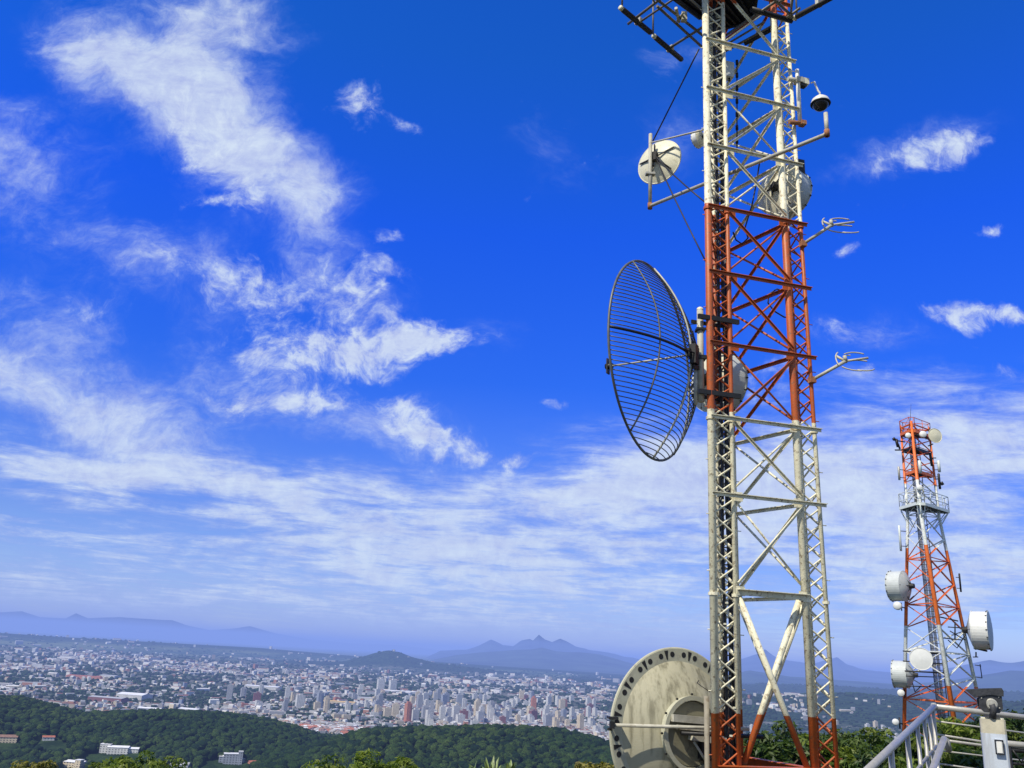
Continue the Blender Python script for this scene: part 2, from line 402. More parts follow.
ridgeB = [(235, 790, 950), (262, 770, 980), (285, 762, 1020), (300, 756, 1050), (325, 747, 1080), (345, 741, 1100), (365, 734, 1100), (400, 732, 1100), (450, 730, 1100), (500, 729, 1100), (550, 731, 1100), (575, 736, 1080), (600, 742, 1050), (620, 751, 1000), (650, 775, 960)]
ridgeC = [(690, 705, 4200), (740, 697, 4600), (790, 696, 4800), (850, 694, 5000), (905, 698, 5000), (960, 703, 4800), (1024, 702, 4600), (1200, 704, 4600)]
ridgeD = [(340, 662, 9800), (362, 657, 9800), (374, 653, 9800), (388, 650, 9800), (400, 652, 9800), (412, 657, 9800), (440, 664, 9800)]
ridgeE = [(640, 700, 9000), (700, 690, 9000), (760, 684, 9500), (830, 686, 9500), (900, 690, 9500), (1024, 692, 9500), (1200, 700, 9500)]
ridgeF = [(-100, 632, 12500), (0, 633, 12500), (60, 637, 12500), (150, 642, 12500), (260, 648, 13000), (340, 655, 13000), (460, 664, 12500), (560, 671, 12500), (640, 677, 12500)]
RIDGES = [(ridgeA, 330, 620, 60), (ridgeB, 300, 500, 60), (ridgeC, 900, 1500, 160), (ridgeD, 600, 900, 60), (ridgeE, 900, 2500, 200), (ridgeF, 1200, 3000, 300)]
def tnoise(x, y, s, seed=0.0, octs=3):
    """cheap smooth value noise, vectorised"""
    out = np.zeros_like(x); amp = 1.0; tot = 0
    for o in range(octs):
        X = x / s + seed * 13.7 + o * 5.3; Y = y / s - seed * 7.1 + o * 9.1
        xi = np.floor(X); yi = np.floor(Y); fx = X - xi; fy = Y - yi; fx = fx * fx * (3 - 2 * fx); fy = fy * fy * (3 - 2 * fy)
        h = lambda a, b: np.modf(np.abs(np.sin(a * 127.1 + b * 311.7) * 43758.5453))[0]
        out += amp * ((h(xi, yi) * (1 - fx) + h(xi + 1, yi) * fx) * (1 - fy) + (h(xi, yi + 1) * (1 - fx) + h(xi + 1, yi + 1) * fx) * fy)
        tot += amp; amp *= .5; s = s / 2.03
    return out / tot
def height(x, y, want=False):
    x = np.asarray(x, float); y = np.asarray(y, float)
    r_ = np.hypot(x, y); a = np.arctan2(x, y)
    z = PLAIN + 6 * tnoise(x, y, 900, 1) * np.clip(r_ / 3000, 0, 1)
    z += 26 * np.clip((r_ - 3500) / 6000, 0, 1) * np.maximum(0, tnoise(x, y, 1500, 4, 2) - .5) * 2
    wood = np.zeros_like(z)
    for i, (line, wf, wb, edge) in enumerate(RIDGES):
        zc, dc, a0, a1 = interp_line(line, a)
        w = np.where(r_ < dc, wf, wb)
        lat = np.clip(1 - np.maximum(np.maximum(a0 - a, a - a1), 0) / .12, 0, 1); lat = lat * lat * (3 - 2 * lat)
        g = np.exp(-((r_ - dc) / w) ** 2) * lat
        tree = {0: 9, 1: 9}.get(i, 0)
        hz = (zc - tree - PLAIN) * g
        z = np.maximum(z, PLAIN + hz + np.where(r_ < dc, (tnoise(x, y, 140, i + 2, 2) - .5) * 26 * g * (1 - g) * 2.5, 0)) if i < 2 else np.maximum(z, PLAIN + hz)
        wood = np.maximum(wood, np.clip((g - .12) / .15, 0, 1) if i != 5 else np.clip((g - .5) / .3, 0, 1))
    # the summit the masts stand on
    tx, ty = 45.0, 95.0; L2 = tx * tx + ty * ty
    t = np.clip((x * tx + y * ty) / L2, 0, 1); d = np.hypot(x - t * tx, y - t * ty)
    top = -3.0 - 6.5 * np.clip(t - .12, 0, 1) - .50 * np.maximum(0, d - 9) + .8 * (tnoise(x, y, 12, 9, 2) - .5) * np.clip((d - 6) / 10, 0, 1)
    top = np.where(y < 2, -3.0 - .3 * np.maximum(0, np.hypot(x, y) - 20), top)
    z2 = np.maximum(z, top)
    wood = np.where(top > z, 1, wood)
    return (z2, wood) if want else z2
def hgt(x, y): return float(height(np.array([x]), np.array([y]))[0])

def make_terrain():
    fine = np.radians(np.arange(-40, 44, .22)); coarse = np.radians(np.arange(44, 320, 6.0))
    A = np.concatenate([fine, coarse]); na_ = len(A)
    Rr = np.concatenate([[1.5, 4], np.geomspace(7, 300, 60), np.geomspace(315, 2600, 130), np.geomspace(2700, 16000, 90), np.geomspace(17500, 69500, 18)])
    nr = len(Rr)
    RR, AA = np.meshgrid(Rr, A, indexing='ij'); X = RR * np.sin(AA); Y = RR * np.cos(AA)
    Z, Wd = height(X, Y, True)
    v = np.stack([X.ravel(), Y.ravel(), Z.ravel()], 1)
    i = np.arange(nr - 1)[:, None] * na_; j = np.arange(na_)[None, :]; j2 = (j + 1) % na_
    f = np.stack([(i + j), (i + na_ + j), (i + na_ + j2), (i + j2)], -1).reshape(-1, 4)
    cen = len(v); v = np.vstack([v, [[0, 0, -3.0]]])
    tri = [(cen, int(k), int((k + 1) % na_)) for k in range(na_)]
    me = bpy.data.meshes.new('ground'); me.from_pydata(v.tolist(), [], f.tolist() + tri)
    me.polygons.foreach_set('use_smooth', [True] * len(me.polygons))
    at = me.attributes.new('wood', 'FLOAT', 'POINT'); at.data.foreach_set('value', np.append(Wd.ravel(), 0.0))
    m = bpy.data.materials.new('ground'); m.use_nodes = True; t = m.node_tree; N = NT(t); b = t.nodes['Principled BSDF']
    pos = N.new('ShaderNodeNewGeometry').outputs['Position']
    wood_a = N.new('ShaderNodeAttribute', attribute_name='wood').outputs['Fac']
    big = N.noise(pos, .0011, 5, .6); mid = N.noise(pos, .006, 5, .65); fine_n = N.noise(pos, .045, 4, .7)
    town = N.mix(N.mapr(fine_n, .44, .60, 0, 1, True), (.030, .050, .024), (.17, .155, .13))
    vo = N.new('ShaderNodeTexVoronoi', feature='DISTANCE_TO_EDGE'); N.put(vo.inputs['Vector'], N.mapping(pos, rot=(0, 0, .4), scale=(1, 1.9, 1))); vo.inputs['Scale'].default_value = .0085; vo.inputs['Randomness'].default_value = .55
    town = N.mix(N.mapr(vo.outputs['Distance'], .05, .03, 0, .9), town, (.30, .29, .27))
    town = N.mix(N.mapr(mid, .44, .58, 0, .9, True), town, (.022, .045, .018))
    far = N.mix(N.mapr(big, .45, .6, 0, 1, True), (.035, .065, .030), (.11, .14, .06))
    far = N.mix(N.mapr(mid, .56, .64, 0, .6, True), far, (.20, .22, .13))
    x_, y_, z_ = N.xyz(pos)
    rr = N.vm('LENGTH', pos, out=1)
    c1 = N.mix(N.mapr(rr, 7500, 11500, 0, 1, True), town, far)
    woodc = N.mix(N.mapr(N.noise(pos, .03, 5, .7), .4, .62, 0, 1, True), (.010, .024, .008), (.030, .056, .018))
    c2 = N.mix(wood_a, c1, woodc)
    c2 = N.mix(N.mapr(rr, 70, 30, 0, 1, True), c2, N.mix(N.mapr(N.noise(pos, 1.7, 5, .6), .4, .6), (.035, .05, .018), (.10, .08, .05)))
    t.links.new(c2, b.inputs['Base Color']); b.inputs['Roughness'].default_value = .95; b.inputs['Specular IOR Level'].default_value = .1
    me.materials.append(m)
    o = bpy.data.objects.new('ground', me); col.objects.link(o)
    tag(o, 'green summit and the wide valley plain under the town', kind='structure')
make_terrain()

# ------------------------------------------------------------------ far mountains
def mountain(name, label, line, D0, depth, seed, colr, haze_noise):
    a = np.array([math.atan2(ray(p[0], p[1])[0], ray(p[0], p[1])[1]) for p in line])
    A = np.linspace(a[0], a[-1], 640)
    zc, dc, _, _ = interp_line([(p[0], p[1], D0) for p in line], A)
    rows = [(-depth, 0), (-.8 * depth, .12), (-.6 * depth, .28), (-.42 * depth, .46), (-.26 * depth, .66), (-.12 * depth, .86), (0, 1), (.3 * depth, .6), (.8 * depth, 0)]
    vs = []; 
    for (dd, h) in rows:
        rr = D0 + dd; x = rr * np.sin(A); y = rr * np.cos(A)
        n_ = (tnoise(x, y, depth * .35, seed, 4) - .5) * 2
        crest = (tnoise(A * 9000, A * 0 + seed * 50, 160, seed, 4) - .5) * 60 * haze_noise
        edge = np.clip(np.minimum(A - A[0], A[-1] - A) / .02, 0, 1)
        z = PLAIN - 8 + (zc - PLAIN + crest) * h * (1 + .45 * n_ * (1 - h) * (h > 0)) * edge
        vs.append(np.stack([x, y, z], 1))
    n = len(A); v = np.concatenate(vs)
    f = [(i * n + k, i * n + k + 1, (i + 1) * n + k + 1, (i + 1) * n + k) for i in range(len(rows) - 1) for k in range(n - 1)]
    me = bpy.data.meshes.new(name); me.from_pydata(v.tolist(), [], f); me.polygons.foreach_set('use_smooth', [True] * len(f))
    me.materials.append(pmat(name + '_' + str(seed), colr, .95, 0, .5, .0012, spec=.05))
    o = bpy.data.objects.new(name, me); col.objects.link(o); tag(o, label, kind='structure')
mountain('mountains', 'very faint blue mountain range along the horizon at the left',
    [(-150, 610), (-60, 612), (0, 612), (22, 611), (40, 617), (66, 618), (76, 613), (88, 618), (120, 617), (150, 619), (172, 620), (186, 625), (210, 630), (236, 628), (250, 626), (275, 633), (310, 639), (350, 643), (400, 645), (440, 650), (480, 660), (520, 668)],
    61000, 7000, 3, (.05, .06, .05), .7)
mountain('mountains', 'blue mountain range with one jagged central peak',
    [(395, 668), (420, 660), (440, 650), (466, 649), (480, 645), (491, 639), (503, 645), (513, 646), (522, 640), (530, 638), (533, 640), (539, 634), (545, 639), (552, 642), (560, 638), (567, 641), (576, 646), (592, 650), (606, 652), (625, 656), (660, 662), (720, 663), (742, 659), (757, 654), (765, 649), (776, 657), (790, 661), (812, 664), (824, 661), (837, 657), (846, 664), (862, 669), (885, 672), (910, 673), (935, 670), (958, 666), (975, 662), (990, 660), (1005, 662), (1030, 661), (1080, 664), (1180, 670)],
    28000, 6500, 4, (.035, .05, .05), 1.1)
mountain('mountains', 'lower blue foothill range in front of the jagged peak',
    [(395, 668), (430, 660), (455, 655), (480, 652), (510, 650), (530, 649), (542, 647), (556, 651), (580, 652), (600, 654), (625, 661), (650, 668), (700, 676)],
    19500, 4000, 5, (.04, .06, .045), .25)
mountain('mountains', 'broad blue hill shoulder at the right of the valley',
    [(660, 686), (720, 676), (750, 670), (790, 676), (850, 680), (900, 684), (945, 681), (985, 674), (1010, 670), (1060, 672), (1150, 684)],
    15000, 3500, 8, (.035, .06, .04), .25)
def G(px_, py_):
    """where the line of sight through a pixel meets the ground"""
    r_ = ray(px_, py_); hl = math.hypot(r_[0], r_[1]); ds = np.geomspace(420, 12000, 700)
    X = r_[0] / hl * ds; Y = r_[1] / hl * ds; zz = height(X, Y); k = np.argmax(zz > r_[2] / hl * ds)
    return np.array([X[k], Y[k], zz[k]])
CLEAR = [G(px_, py_ + 2) for px_, py_ in ((72, 766), (118, 753), (232, 764), (212, 764), (6, 742), (48, 740), (252, 766), (180, 768), (56, 744), (95, 755), (140, 753))]
# ------------------------------------------------------------------ forest on the hills (one mass of crowns)
def ico(sub):
    import bmesh
    bm = bmesh.new(); bmesh.ops.create_icosphere(bm, subdivisions=sub, radius=1); bm.verts.ensure_lookup_table()
    v = np.array([x.co[:] for x in bm.verts]); f = np.array([[q.index for q in p.verts] for p in bm.faces]); bm.free(); return v, f
def clump_mesh(name, pts, rad, hgt_f, sub, cols, mat, jit=.28):
    v0, f0 = ico(sub); n = len(pts); nv = len(v0)
    ang = rng.uniform(0, 2 * np.pi, n); c, s = np.cos(ang), np.sin(ang)
    k = 1 + rng.uniform(-jit, jit, (n, nv))
    vx = v0[None, :, 0] * k; vy = v0[None, :, 1] * k; vz = v0[None, :, 2] * k * hgt_f
    X = (vx * c[:, None] - vy * s[:, None]) * rad[:, None] + pts[:, 0, None]
    Y = (vx * s[:, None] + vy * c[:, None]) * rad[:, None] + pts[:, 1, None]
    Z = vz * rad[:, None] + pts[:, 2, None]
    V = np.stack([X, Y, Z], -1).reshape(-1, 3)
    Fs = (f0[None] + (np.arange(n) * nv)[:, None, None]).reshape(-1, 3)
    me = bpy.data.meshes.new(name)
    me.vertices.add(len(V)); me.vertices.foreach_set('co', V.astype(np.float32).ravel())
    me.loops.add(Fs.size); me.loops.foreach_set('vertex_index', Fs.astype(np.int32).ravel())
    me.polygons.add(len(Fs)); me.polygons.foreach_set('loop_start', np.arange(0, Fs.size, 3, dtype=np.int32))
    me.update(calc_edges=True); me.validate()
    ca = me.color_attributes.new('tint', 'FLOAT_COLOR', 'POINT')
    cc = np.repeat(np.concatenate([cols, np.ones((n, 1))], 1), nv, 0).astype(np.float32)
    ca.data.foreach_set('color', cc.ravel())
    me.materials.append(mat)
    o = bpy.data.objects.new(name, me); col.objects.link(o); return o
leafmass = bpy.data.materials.new('tree_crowns'); leafmass.use_nodes = True
_t = leafmass.node_tree; _N = NT(_t); _b = _t.nodes['Principled BSDF']
_pos = _N.new('ShaderNodeNewGeometry').outputs['Position']
_c = _N.new('ShaderNodeAttribute', attribute_name='tint').outputs['Color']
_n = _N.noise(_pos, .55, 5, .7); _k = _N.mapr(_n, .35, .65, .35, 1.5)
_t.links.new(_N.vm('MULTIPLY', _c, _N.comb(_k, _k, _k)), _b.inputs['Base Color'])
_b.inputs['Roughness'].default_value = .9; _b.inputs['Specular IOR Level'].default_value = .15
_bp = _N.new('ShaderNodeBump'); _bp.inputs['Strength'].default_value = 1; _bp.inputs['Distance'].default_value = 2.5
_N.put(_bp.inputs['Height'], _n); _t.links.new(_bp.outputs[0], _b.inputs['Normal'])

def scatter_polar(n, r0, r1, a0, a1):
    r_ = np.sqrt(rng.uniform(r0 * r0, r1 * r1, n)); a = rng.uniform(math.radians(a0), math.radians(a1), n)
    return r_ * np.sin(a), r_ * np.cos(a)
x, y = scatter_polar(85000, 480, 1750, -36, 16)
z, wd = height(x, y, True)
keep = (z > PLAIN + 10) & (wd > .3)
gap = tnoise(x, y, 150, 6, 2) > .84
keep &= ~gap
for c_ in CLEAR: keep &= (np.abs(x - c_[0] + (x * 0)) ** 2 + (y - c_[1]) ** 2) > 15 ** 2
for c_ in CLEAR:                 # and nothing tall right in front of the clearing
    dn = math.hypot(c_[0], c_[1]); al = (x * c_[0] + y * c_[1]) / dn; ac = np.abs(x * c_[1] - y * c_[0]) / dn; keep &= ~((al < dn) & (al > dn - 45) & (ac < 15))
x, y, z = x[keep], y[keep], z[keep]
big = 2.0 + 4.6 * rng.random(len(x)) ** 2.0
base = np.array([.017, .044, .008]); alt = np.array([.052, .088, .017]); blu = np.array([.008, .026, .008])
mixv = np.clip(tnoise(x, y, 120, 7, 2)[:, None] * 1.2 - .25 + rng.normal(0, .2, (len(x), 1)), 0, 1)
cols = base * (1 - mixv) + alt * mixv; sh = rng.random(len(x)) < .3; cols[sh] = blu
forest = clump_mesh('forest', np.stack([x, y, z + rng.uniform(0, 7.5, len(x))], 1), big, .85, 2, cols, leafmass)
tag(forest, 'dense dark green forest covering the two wooded hills before the town', kind='stuff')
# trees between the houses, and on the far right slope
x, y = [], []
while len(x) < 25000:
    px_, py_ = rng.uniform(-10, 1034), rng.uniform(625, 768)
    h0 = hor(px_)
    if py_ < h0 + 16 or py_ > h0 + 140: continue
    q = Q(px_, py_, PLAIN); x.append(q[0]); y.append(q[1])
x = np.array(x); y = np.array(y); z, wd = height(x, y, True); r_ = np.hypot(x, y)
patch = tnoise(x, y, 420, 11, 3)
keep = ((patch > .52) | (rng.random(len(x)) < .55)) & (r_ > 650) & ((z < PLAIN + 60) | (r_ > 3000))
x, y, z, r_ = x[keep], y[keep], z[keep], r_[keep]
cols = np.array([.020, .042, .014]) * rng.uniform(.6, 1.7, (len(x), 1))
tag(clump_mesh('town_trees', np.stack([x, y, z + 2], 1), rng.uniform(3.5, 7, len(x)) * np.clip(r_ / 2600, 1, 2.6), .7, 1, cols, leafmass),
    'scattered green treetops between the streets of the town', kind='stuff')

# ------------------------------------------------------------------ town
def wallmat(name, c, win=True, dark=(.05, .06, .08)):
    m = bpy.data.materials.new(name); m.use_nodes = True; t = m.node_tree; N = NT(t); b = t.nodes['Principled BSDF']
    co = N.new('ShaderNodeTexCoord').outputs['Object']; nr_ = N.new('ShaderNodeNewGeometry').outputs['Normal']
    x_, y_, z_ = N.xyz(co); nx, ny, nz_ = N.xyz(nr_)
    s = N.m('ADD', x_, N.m('MULTIPLY', y_, 1.0))
    fx = N.m('FRACT', N.m('DIVIDE', s, 4.1)); fz = N.m('FRACT', N.m('DIVIDE', z_, 3.1))
    w1 = N.m('MULTIPLY', N.m('LESS_THAN', N.m('ABSOLUTE', N.m('SUBTRACT', fx, .5)), .24), N.m('LESS_THAN', N.m('ABSOLUTE', N.m('SUBTRACT', fz, .52)), .23))
    w1 = N.m('MULTIPLY', w1, N.m('LESS_THAN', N.m('ABSOLUTE', nz_), .5))
    base = N.mix(N.mapr(N.noise(co, .12, 4), .35, .65), tuple(q * .86 for q in c), tuple(min(.85, q * 1.08) for q in c))
    cc = N.mix(N.m('MULTIPLY', w1, .85 if win else 0.0), base, dark)
    t.links.new(cc, b.inputs['Base Color']); b.inputs['Roughness'].default_value = .75
    return m
WALL = {'white': wallmat('white_render', (.60, .61, .61)), 'cream': wallmat('cream_render', (.62, .54, .40)), 'grey': wallmat('grey_render', (.36, .38, .42)),
        'terracotta': wallmat('terracotta_render', (.48, .20, .12)), 'maroon': wallmat('maroon_render', (.22, .09, .09)), 'blue': wallmat('blue_grey_render', (.30, .34, .42))}
ROOF = {'red tiled': pmat('red_roof_tile', (.34, .12, .07), .85, 0, .3, .3), 'grey': pmat('grey_sheet_roof', (.40, .41, .42), .6, 0, .15, .2), 'white': pmat('white_sheet_roof', (.74, .75, .76), .5, 0, .08, .2),
        'brown tiled': pmat('brown_roof_tile', (.22, .13, .09), .85, 0, .3, .3), 'ochre': pmat('ochre_sheet_roof', (.60, .42, .16), .6, 0, .12, .2), 'flat': pmat('flat_roof_felt', (.30, .29, .28), .85, 0, .2, .3)}
def gable(mb, w, d, h, rh, mw=0, mr=1, ov=.5):
    mb.add([(-w, -d, -3), (w, -d, -3), (w, d, -3), (-w, d, -3), (-w, -d, h), (w, -d, h), (w, d, h), (-w, d, h)], [(0, 1, 5, 4), (1, 2, 6, 5), (2, 3, 7, 6), (3, 0, 4, 7)], False, mw)
    mb.add([(-w, -d, h), (-w, d, h), (-w, 0, h + rh), (w, -d, h), (w, d, h), (w, 0, h + rh)], [(0, 2, 1), (3, 4, 5)], False, mw)
    W_, D_, e = w + ov, d + ov, h - ov * rh / d
    mb.add([(-W_, -D_, e + .05), (W_, -D_, e + .05), (W_, 0, h + rh + .05), (-W_, 0, h + rh + .05), (W_, D_, e + .05), (-W_, D_, e + .05)], [(0, 1, 2, 3), (3, 2, 4, 5)], False, mr)
def block(mb, w, d, h, mw=0, mr=1, x=0, y=0, z0=-3):
    mb.add([(x - w, y - d, z0), (x + w, y - d, z0), (x + w, y + d, z0), (x - w, y + d, z0), (x - w, y - d, h), (x + w, y - d, h), (x + w, y + d, h), (x - w, y + d, h)], [(0, 1, 5, 4), (1, 2, 6, 5), (2, 3, 7, 6), (3, 0, 4, 7)], False, mw)
    mb.add([(x - w, y - d, h), (x + w, y - d, h), (x + w, y + d, h), (x - w, y + d, h)], [(0, 1, 2, 3)], False, mr)
def visible_plain(px_, py_, lo=700):
    q = Q(px_, py_, PLAIN); r_ = math.hypot(q[0], q[1])
    if r_ < lo: return None
    z = hgt(q[0], q[1])
    if z > PLAIN + 14 and r_ < 2600: return None
    # hidden behind a nearer hill?
    for k in (.3, .45, .6, .75, .88):
        xx, yy = q[0] * k, q[1] * k
        if hgt(xx, yy) + 8 > z * 1.0 * k + 0: return None
    return q[0], q[1], z
# the taller blocks of the centre
protos = {}
def tower_proto(kind, colour):
    key = (kind, colour)
    if key in protos: return protos[key]
    mb = MB()
    if kind == 'slab': block(mb, 11, 6.5, 1, z0=-3); mb = MB(); block(mb, 11, 6.5, 45); block(mb, 4, 4, 50, x=1, z0=45); block(mb, 14, 9, 5, x=1, y=-1)
    elif kind == 'point': block(mb, 8, 8, 54); block(mb, 3.5, 5, 59.5, z0=54); block(mb, 9, 3, 51); block(mb, 13, 12, 6, y=2)
    elif kind == 'stepped': block(mb, 9, 7, 42); block(mb, 5, 7, 49, x=-4, z0=42); block(mb, 7, 9, 36, x=3)
    else: block(mb, 12, 8, 17); block(mb, 4, 3, 20, x=-5, z0=17)
    me = mb.mesh('apartment_block', [WALL[colour], ROOF['flat' if colour != 'terracotta' else 'red tiled']])
    protos[key] = me; return me
KTXT = {'slab': 'broad %s apartment slab rising from the town centre', 'point': 'slender %s apartment tower rising from the town centre', 'stepped': '%s apartment block with stepped top in the town centre', 'low': 'low %s flat roofed block between the houses'}
spots = []
def put_block(px_, py_, kind, colour, sc=1.0, sz=1.0, label=None, gap_=True):
    r_ = visible_plain(px_, py_)
    if r_ is None: return False
    if gap_:
        for (a_, b_) in spots:
            if (a_ - r_[0]) ** 2 + (b_ - r_[1]) ** 2 < 30 ** 2: return False
    spots.append((r_[0], r_[1]))
    o = bpy.data.objects.new('apartment_block', tower_proto(kind, colour)); col.objects.link(o)
    o.location = (r_[0], r_[1], r_[2]); o.rotation_euler.z = random.choice((.5, .62, 2.1, .3, .55)) + random.uniform(-.1, .1); o.scale = (sc, sc, sc * sz)
    tag(o, label or (KTXT[kind] % colour), 'apartment block', '%s %s blocks of the town centre' % (colour, kind if kind != 'point' else 'tower'))
    return True
# blocks one can single out in the photograph: foot pixel
put_block(407, 724, 'point', 'terracotta', 1.0, .95, 'orange apartment tower at the foot of the town just above the forest')
put_block(463, 726, 'slab', 'maroon', 1.0, .85, 'dark maroon apartment tower beside a white one above the forest')
put_block(455, 724, 'slab', 'white', 1.0, 1.05, 'white apartment tower standing against a dark maroon one')
put_block(380, 692, 'slab', 'white', 1.5, .8, 'white tower block left of its twin beyond the long roofs')
put_block(392, 693, 'slab', 'white', 1.5, .8, 'white tower block right of its twin beyond the long roofs')
put_block(299, 710, 'slab', 'white', 1.2, .75, 'pair like white slab block standing alone left of the centre')
put_block(533, 717, 'point', 'terracotta', 1.0, 1.1, 'red brown tower among the pale high blocks of the centre')
put_block(580, 735, 'point', 'cream', .9, 1.0, 'cream tower nearest the big dish with reddish base')
n_ = 0; tries = 0
while n_ < 230 and tries < 6000:
    tries += 1
    px_ = random.gauss(490, 75) if random.random() < .8 else random.uniform(200, 600)
    py_ = random.triangular(hor(px_) + 38, hor(px_) + 88, hor(px_) + 70)
    if px_ > 606 or px_ < 150: continue
    cen = math.exp(-((px_ - 500) / 90) ** 2)
    kind = random.choices(('slab', 'point', 'stepped', 'low'), (3, 3, 2, 2.5 + 6 * (1 - cen)))[0]
    colour = random.choices(('white', 'cream', 'grey', 'terracotta', 'maroon', 'blue'), (9, 4, 3, .7, .6, 1.2))[0]
    if put_block(px_, py_, kind, colour, random.uniform(.75, 1.1), random.uniform(.45, .95)): n_ += 1
for (px_, py_, k_, c_, s_) in [(868, 735, 'slab', 'white', .8), (876, 733, 'slab', 'cream', .75), (884, 736, 'stepped', 'white', .75), (890, 738, 'slab', 'grey', .7), (752, 735, 'point', 'white', .62), (760, 738, 'low', 'grey', .8), (897, 742, 'slab', 'white', .6), (862, 742, 'low', 'white', .8), (1008, 741, 'slab', 'white', .7), (840, 738, 'low', 'cream', .7)]:
    q = Q(px_, py_, PLAIN)
    o = bpy.data.objects.new('apartment_block', tower_proto(k_, c_)); col.objects.link(o); o.location = (q[0], q[1], hgt(q[0], q[1])); o.rotation_euler.z = .5; o.scale = (s_, s_, s_ * .8)
    tag(o, '%s apartment block in the valley seen beside the lattice masts' % c_, 'apartment block', '%s blocks seen between the masts' % c_)

# long sheds and halls, one by one
def hall(px_, py_, w, d, h, wall, roof, label, rot=.5, rh=2.5, name='warehouse', cat='warehouse', parts=None):
    q = Q(px_, py_, PLAIN); z = hgt(q[0], q[1])
    q = Q(px_, py_, z); mb = MB(); gable(mb, w, d, h, rh)
    o = build(name, mb, [WALL[wall], ROOF[roof]]); o.location = (q[0], q[1], z); o.rotation_euler.z = rot; tag(o, label, cat); return o
hall(86, 679, 85, 22, 12, 'terracotta', 'red tiled', 'long low hall with a reddish roof left of a pale roofed one', -.25)
hall(110, 678, 40, 24, 11, 'white', 'grey', 'pale roofed hall right beside the long reddish hall', -.25)
hall(108, 702, 55, 20, 13, 'maroon', 'grey', 'grey roofed complex with dark red end beside the sports field', -.2)
hall(134, 699, 45, 30, 14, 'white', 'white', 'large white vaulted roof beside the grey roofed complex', -.2, 5)
hall(263, 689, 75, 26, 12, 'white', 'white', 'long white roofed warehouse left of the centre', -.12)
hall(336, 704, 70, 16, 9, 'cream', 'ochre', 'long low building with a yellow ochre roof', -.1)
hall(398, 693, 110, 14, 9, 'blue', 'white', 'very long pale blue roof line beyond the centre', -.06)
hall(190, 712, 30, 14, 8, 'white', 'white', 'white roofed shed at the edge of the left wood', -.3)
hall(365, 700, 32, 13, 9, 'white', 'grey', 'grey roofed shed right of the ochre roof', -.1)
hall(150, 711, 34, 9, 7, 'blue', 'white', 'row of small white vaulted sheds below the complex', -.2)
# individual houses: the nearest 300, the rest in one mass
hp = {}
def house_proto(wall, roof, k):
    if (wall, roof, k) not in hp:
        mb = MB()
        if k == 0: gable(mb, 6.5, 4.5, 5, 2.4)
        elif k == 1: gable(mb, 9, 5.5, 6.5, 2.8); gable(mb, 4, 7.5, 5.5, 2.4)
        else: block(mb, 7, 6, 7); block(mb, 3, 3, 9, z0=7)
        hp[(wall, roof, k)] = mb.mesh('house', [WALL[wall], ROOF[roof]])
    return hp[(wall, roof, k)]
nb_ = 60000
cpx = rng.uniform(-8, 905, nb_); hrow = np.array([hor(p_) for p_ in (-8, 905)]); ch0 = hrow[0] + (cpx + 8) / 913 * (hrow[1] - hrow[0])
cpy = ch0 + rng.uniform(15, 112, nb_)
rr_ = CF[None] + CR[None] * ((cpx - 512) / FOC)[:, None] + CU[None] * ((384 - cpy) / FOC)[:, None]
qq = rr_ * (PLAIN / rr_[:, 2])[:, None]; qx, qy = qq[:, 0], qq[:, 1]; qr = np.hypot(qx, qy)
dens_ = np.where(tnoise(qx, qy, 420, 11, 3) < .47, 1, .13) * np.where(tnoise(qx, qy, 1500, 17, 2) < .58, 1, .25) * np.where(cpy < ch0 + 26, .22, 1) * np.where(cpx > 640, .35, 1) * np.where((cpx > 735) & (np.abs(cpy - ch0 - 42) > 14), .15, 1) * np.where(cpx > 812, .12, 1) * np.where((cpx > 612) & (cpx < 740), .2, 1)
ok = (cpy < 768) & (rng.random(nb_) < dens_) & (qr > 700)
qx, qy, qr = qx[ok], qy[ok], qr[ok]; qz = height(qx, qy); ok = ~((qz > PLAIN + 14) & (qr < 2600))
for k_ in (.2, .3, .4, .5, .6, .7, .8, .88): ok &= ~(height(qx * k_, qy * k_) + 8 > qz * k_)
qx, qy, qz, qr = qx[ok][:7800], qy[ok][:7800], qz[ok][:7800], qr[ok][:7800]
cand = [(float(d_), (float(a_), float(b_), float(c_))) for d_, a_, b_, c_ in zip(qr, qx, qy, qz)]
print('houses', len(cand))
cand.sort(key=lambda c: c[0])
walls_w = (('white', 10), ('cream', 4), ('grey', 2), ('terracotta', .8), ('blue', .8)); roofs_w = (('red tiled', 5), ('grey', 4), ('white', 4), ('brown tiled', 4), ('flat', 1))
pick = lambda w: random.choices([a for a, _ in w], [b for _, b in w])[0]
for d_, r_ in cand[:300]:
    wl, rf, k = pick(walls_w), pick(roofs_w), random.randrange(3)
    o = bpy.data.objects.new('house', house_proto(wl, rf, k)); col.objects.link(o); o.location = r_; o.rotation_euler.z = random.choice((.4, 1.97)) + random.uniform(-.15, .15)
    s_ = random.uniform(.85, 1.35); o.scale = (s_, s_, s_)
    tag(o, 'small %s house with %s roof at the near edge of the town' % (wl, rf), 'house', '%s houses with %s roofs' % (wl, rf))
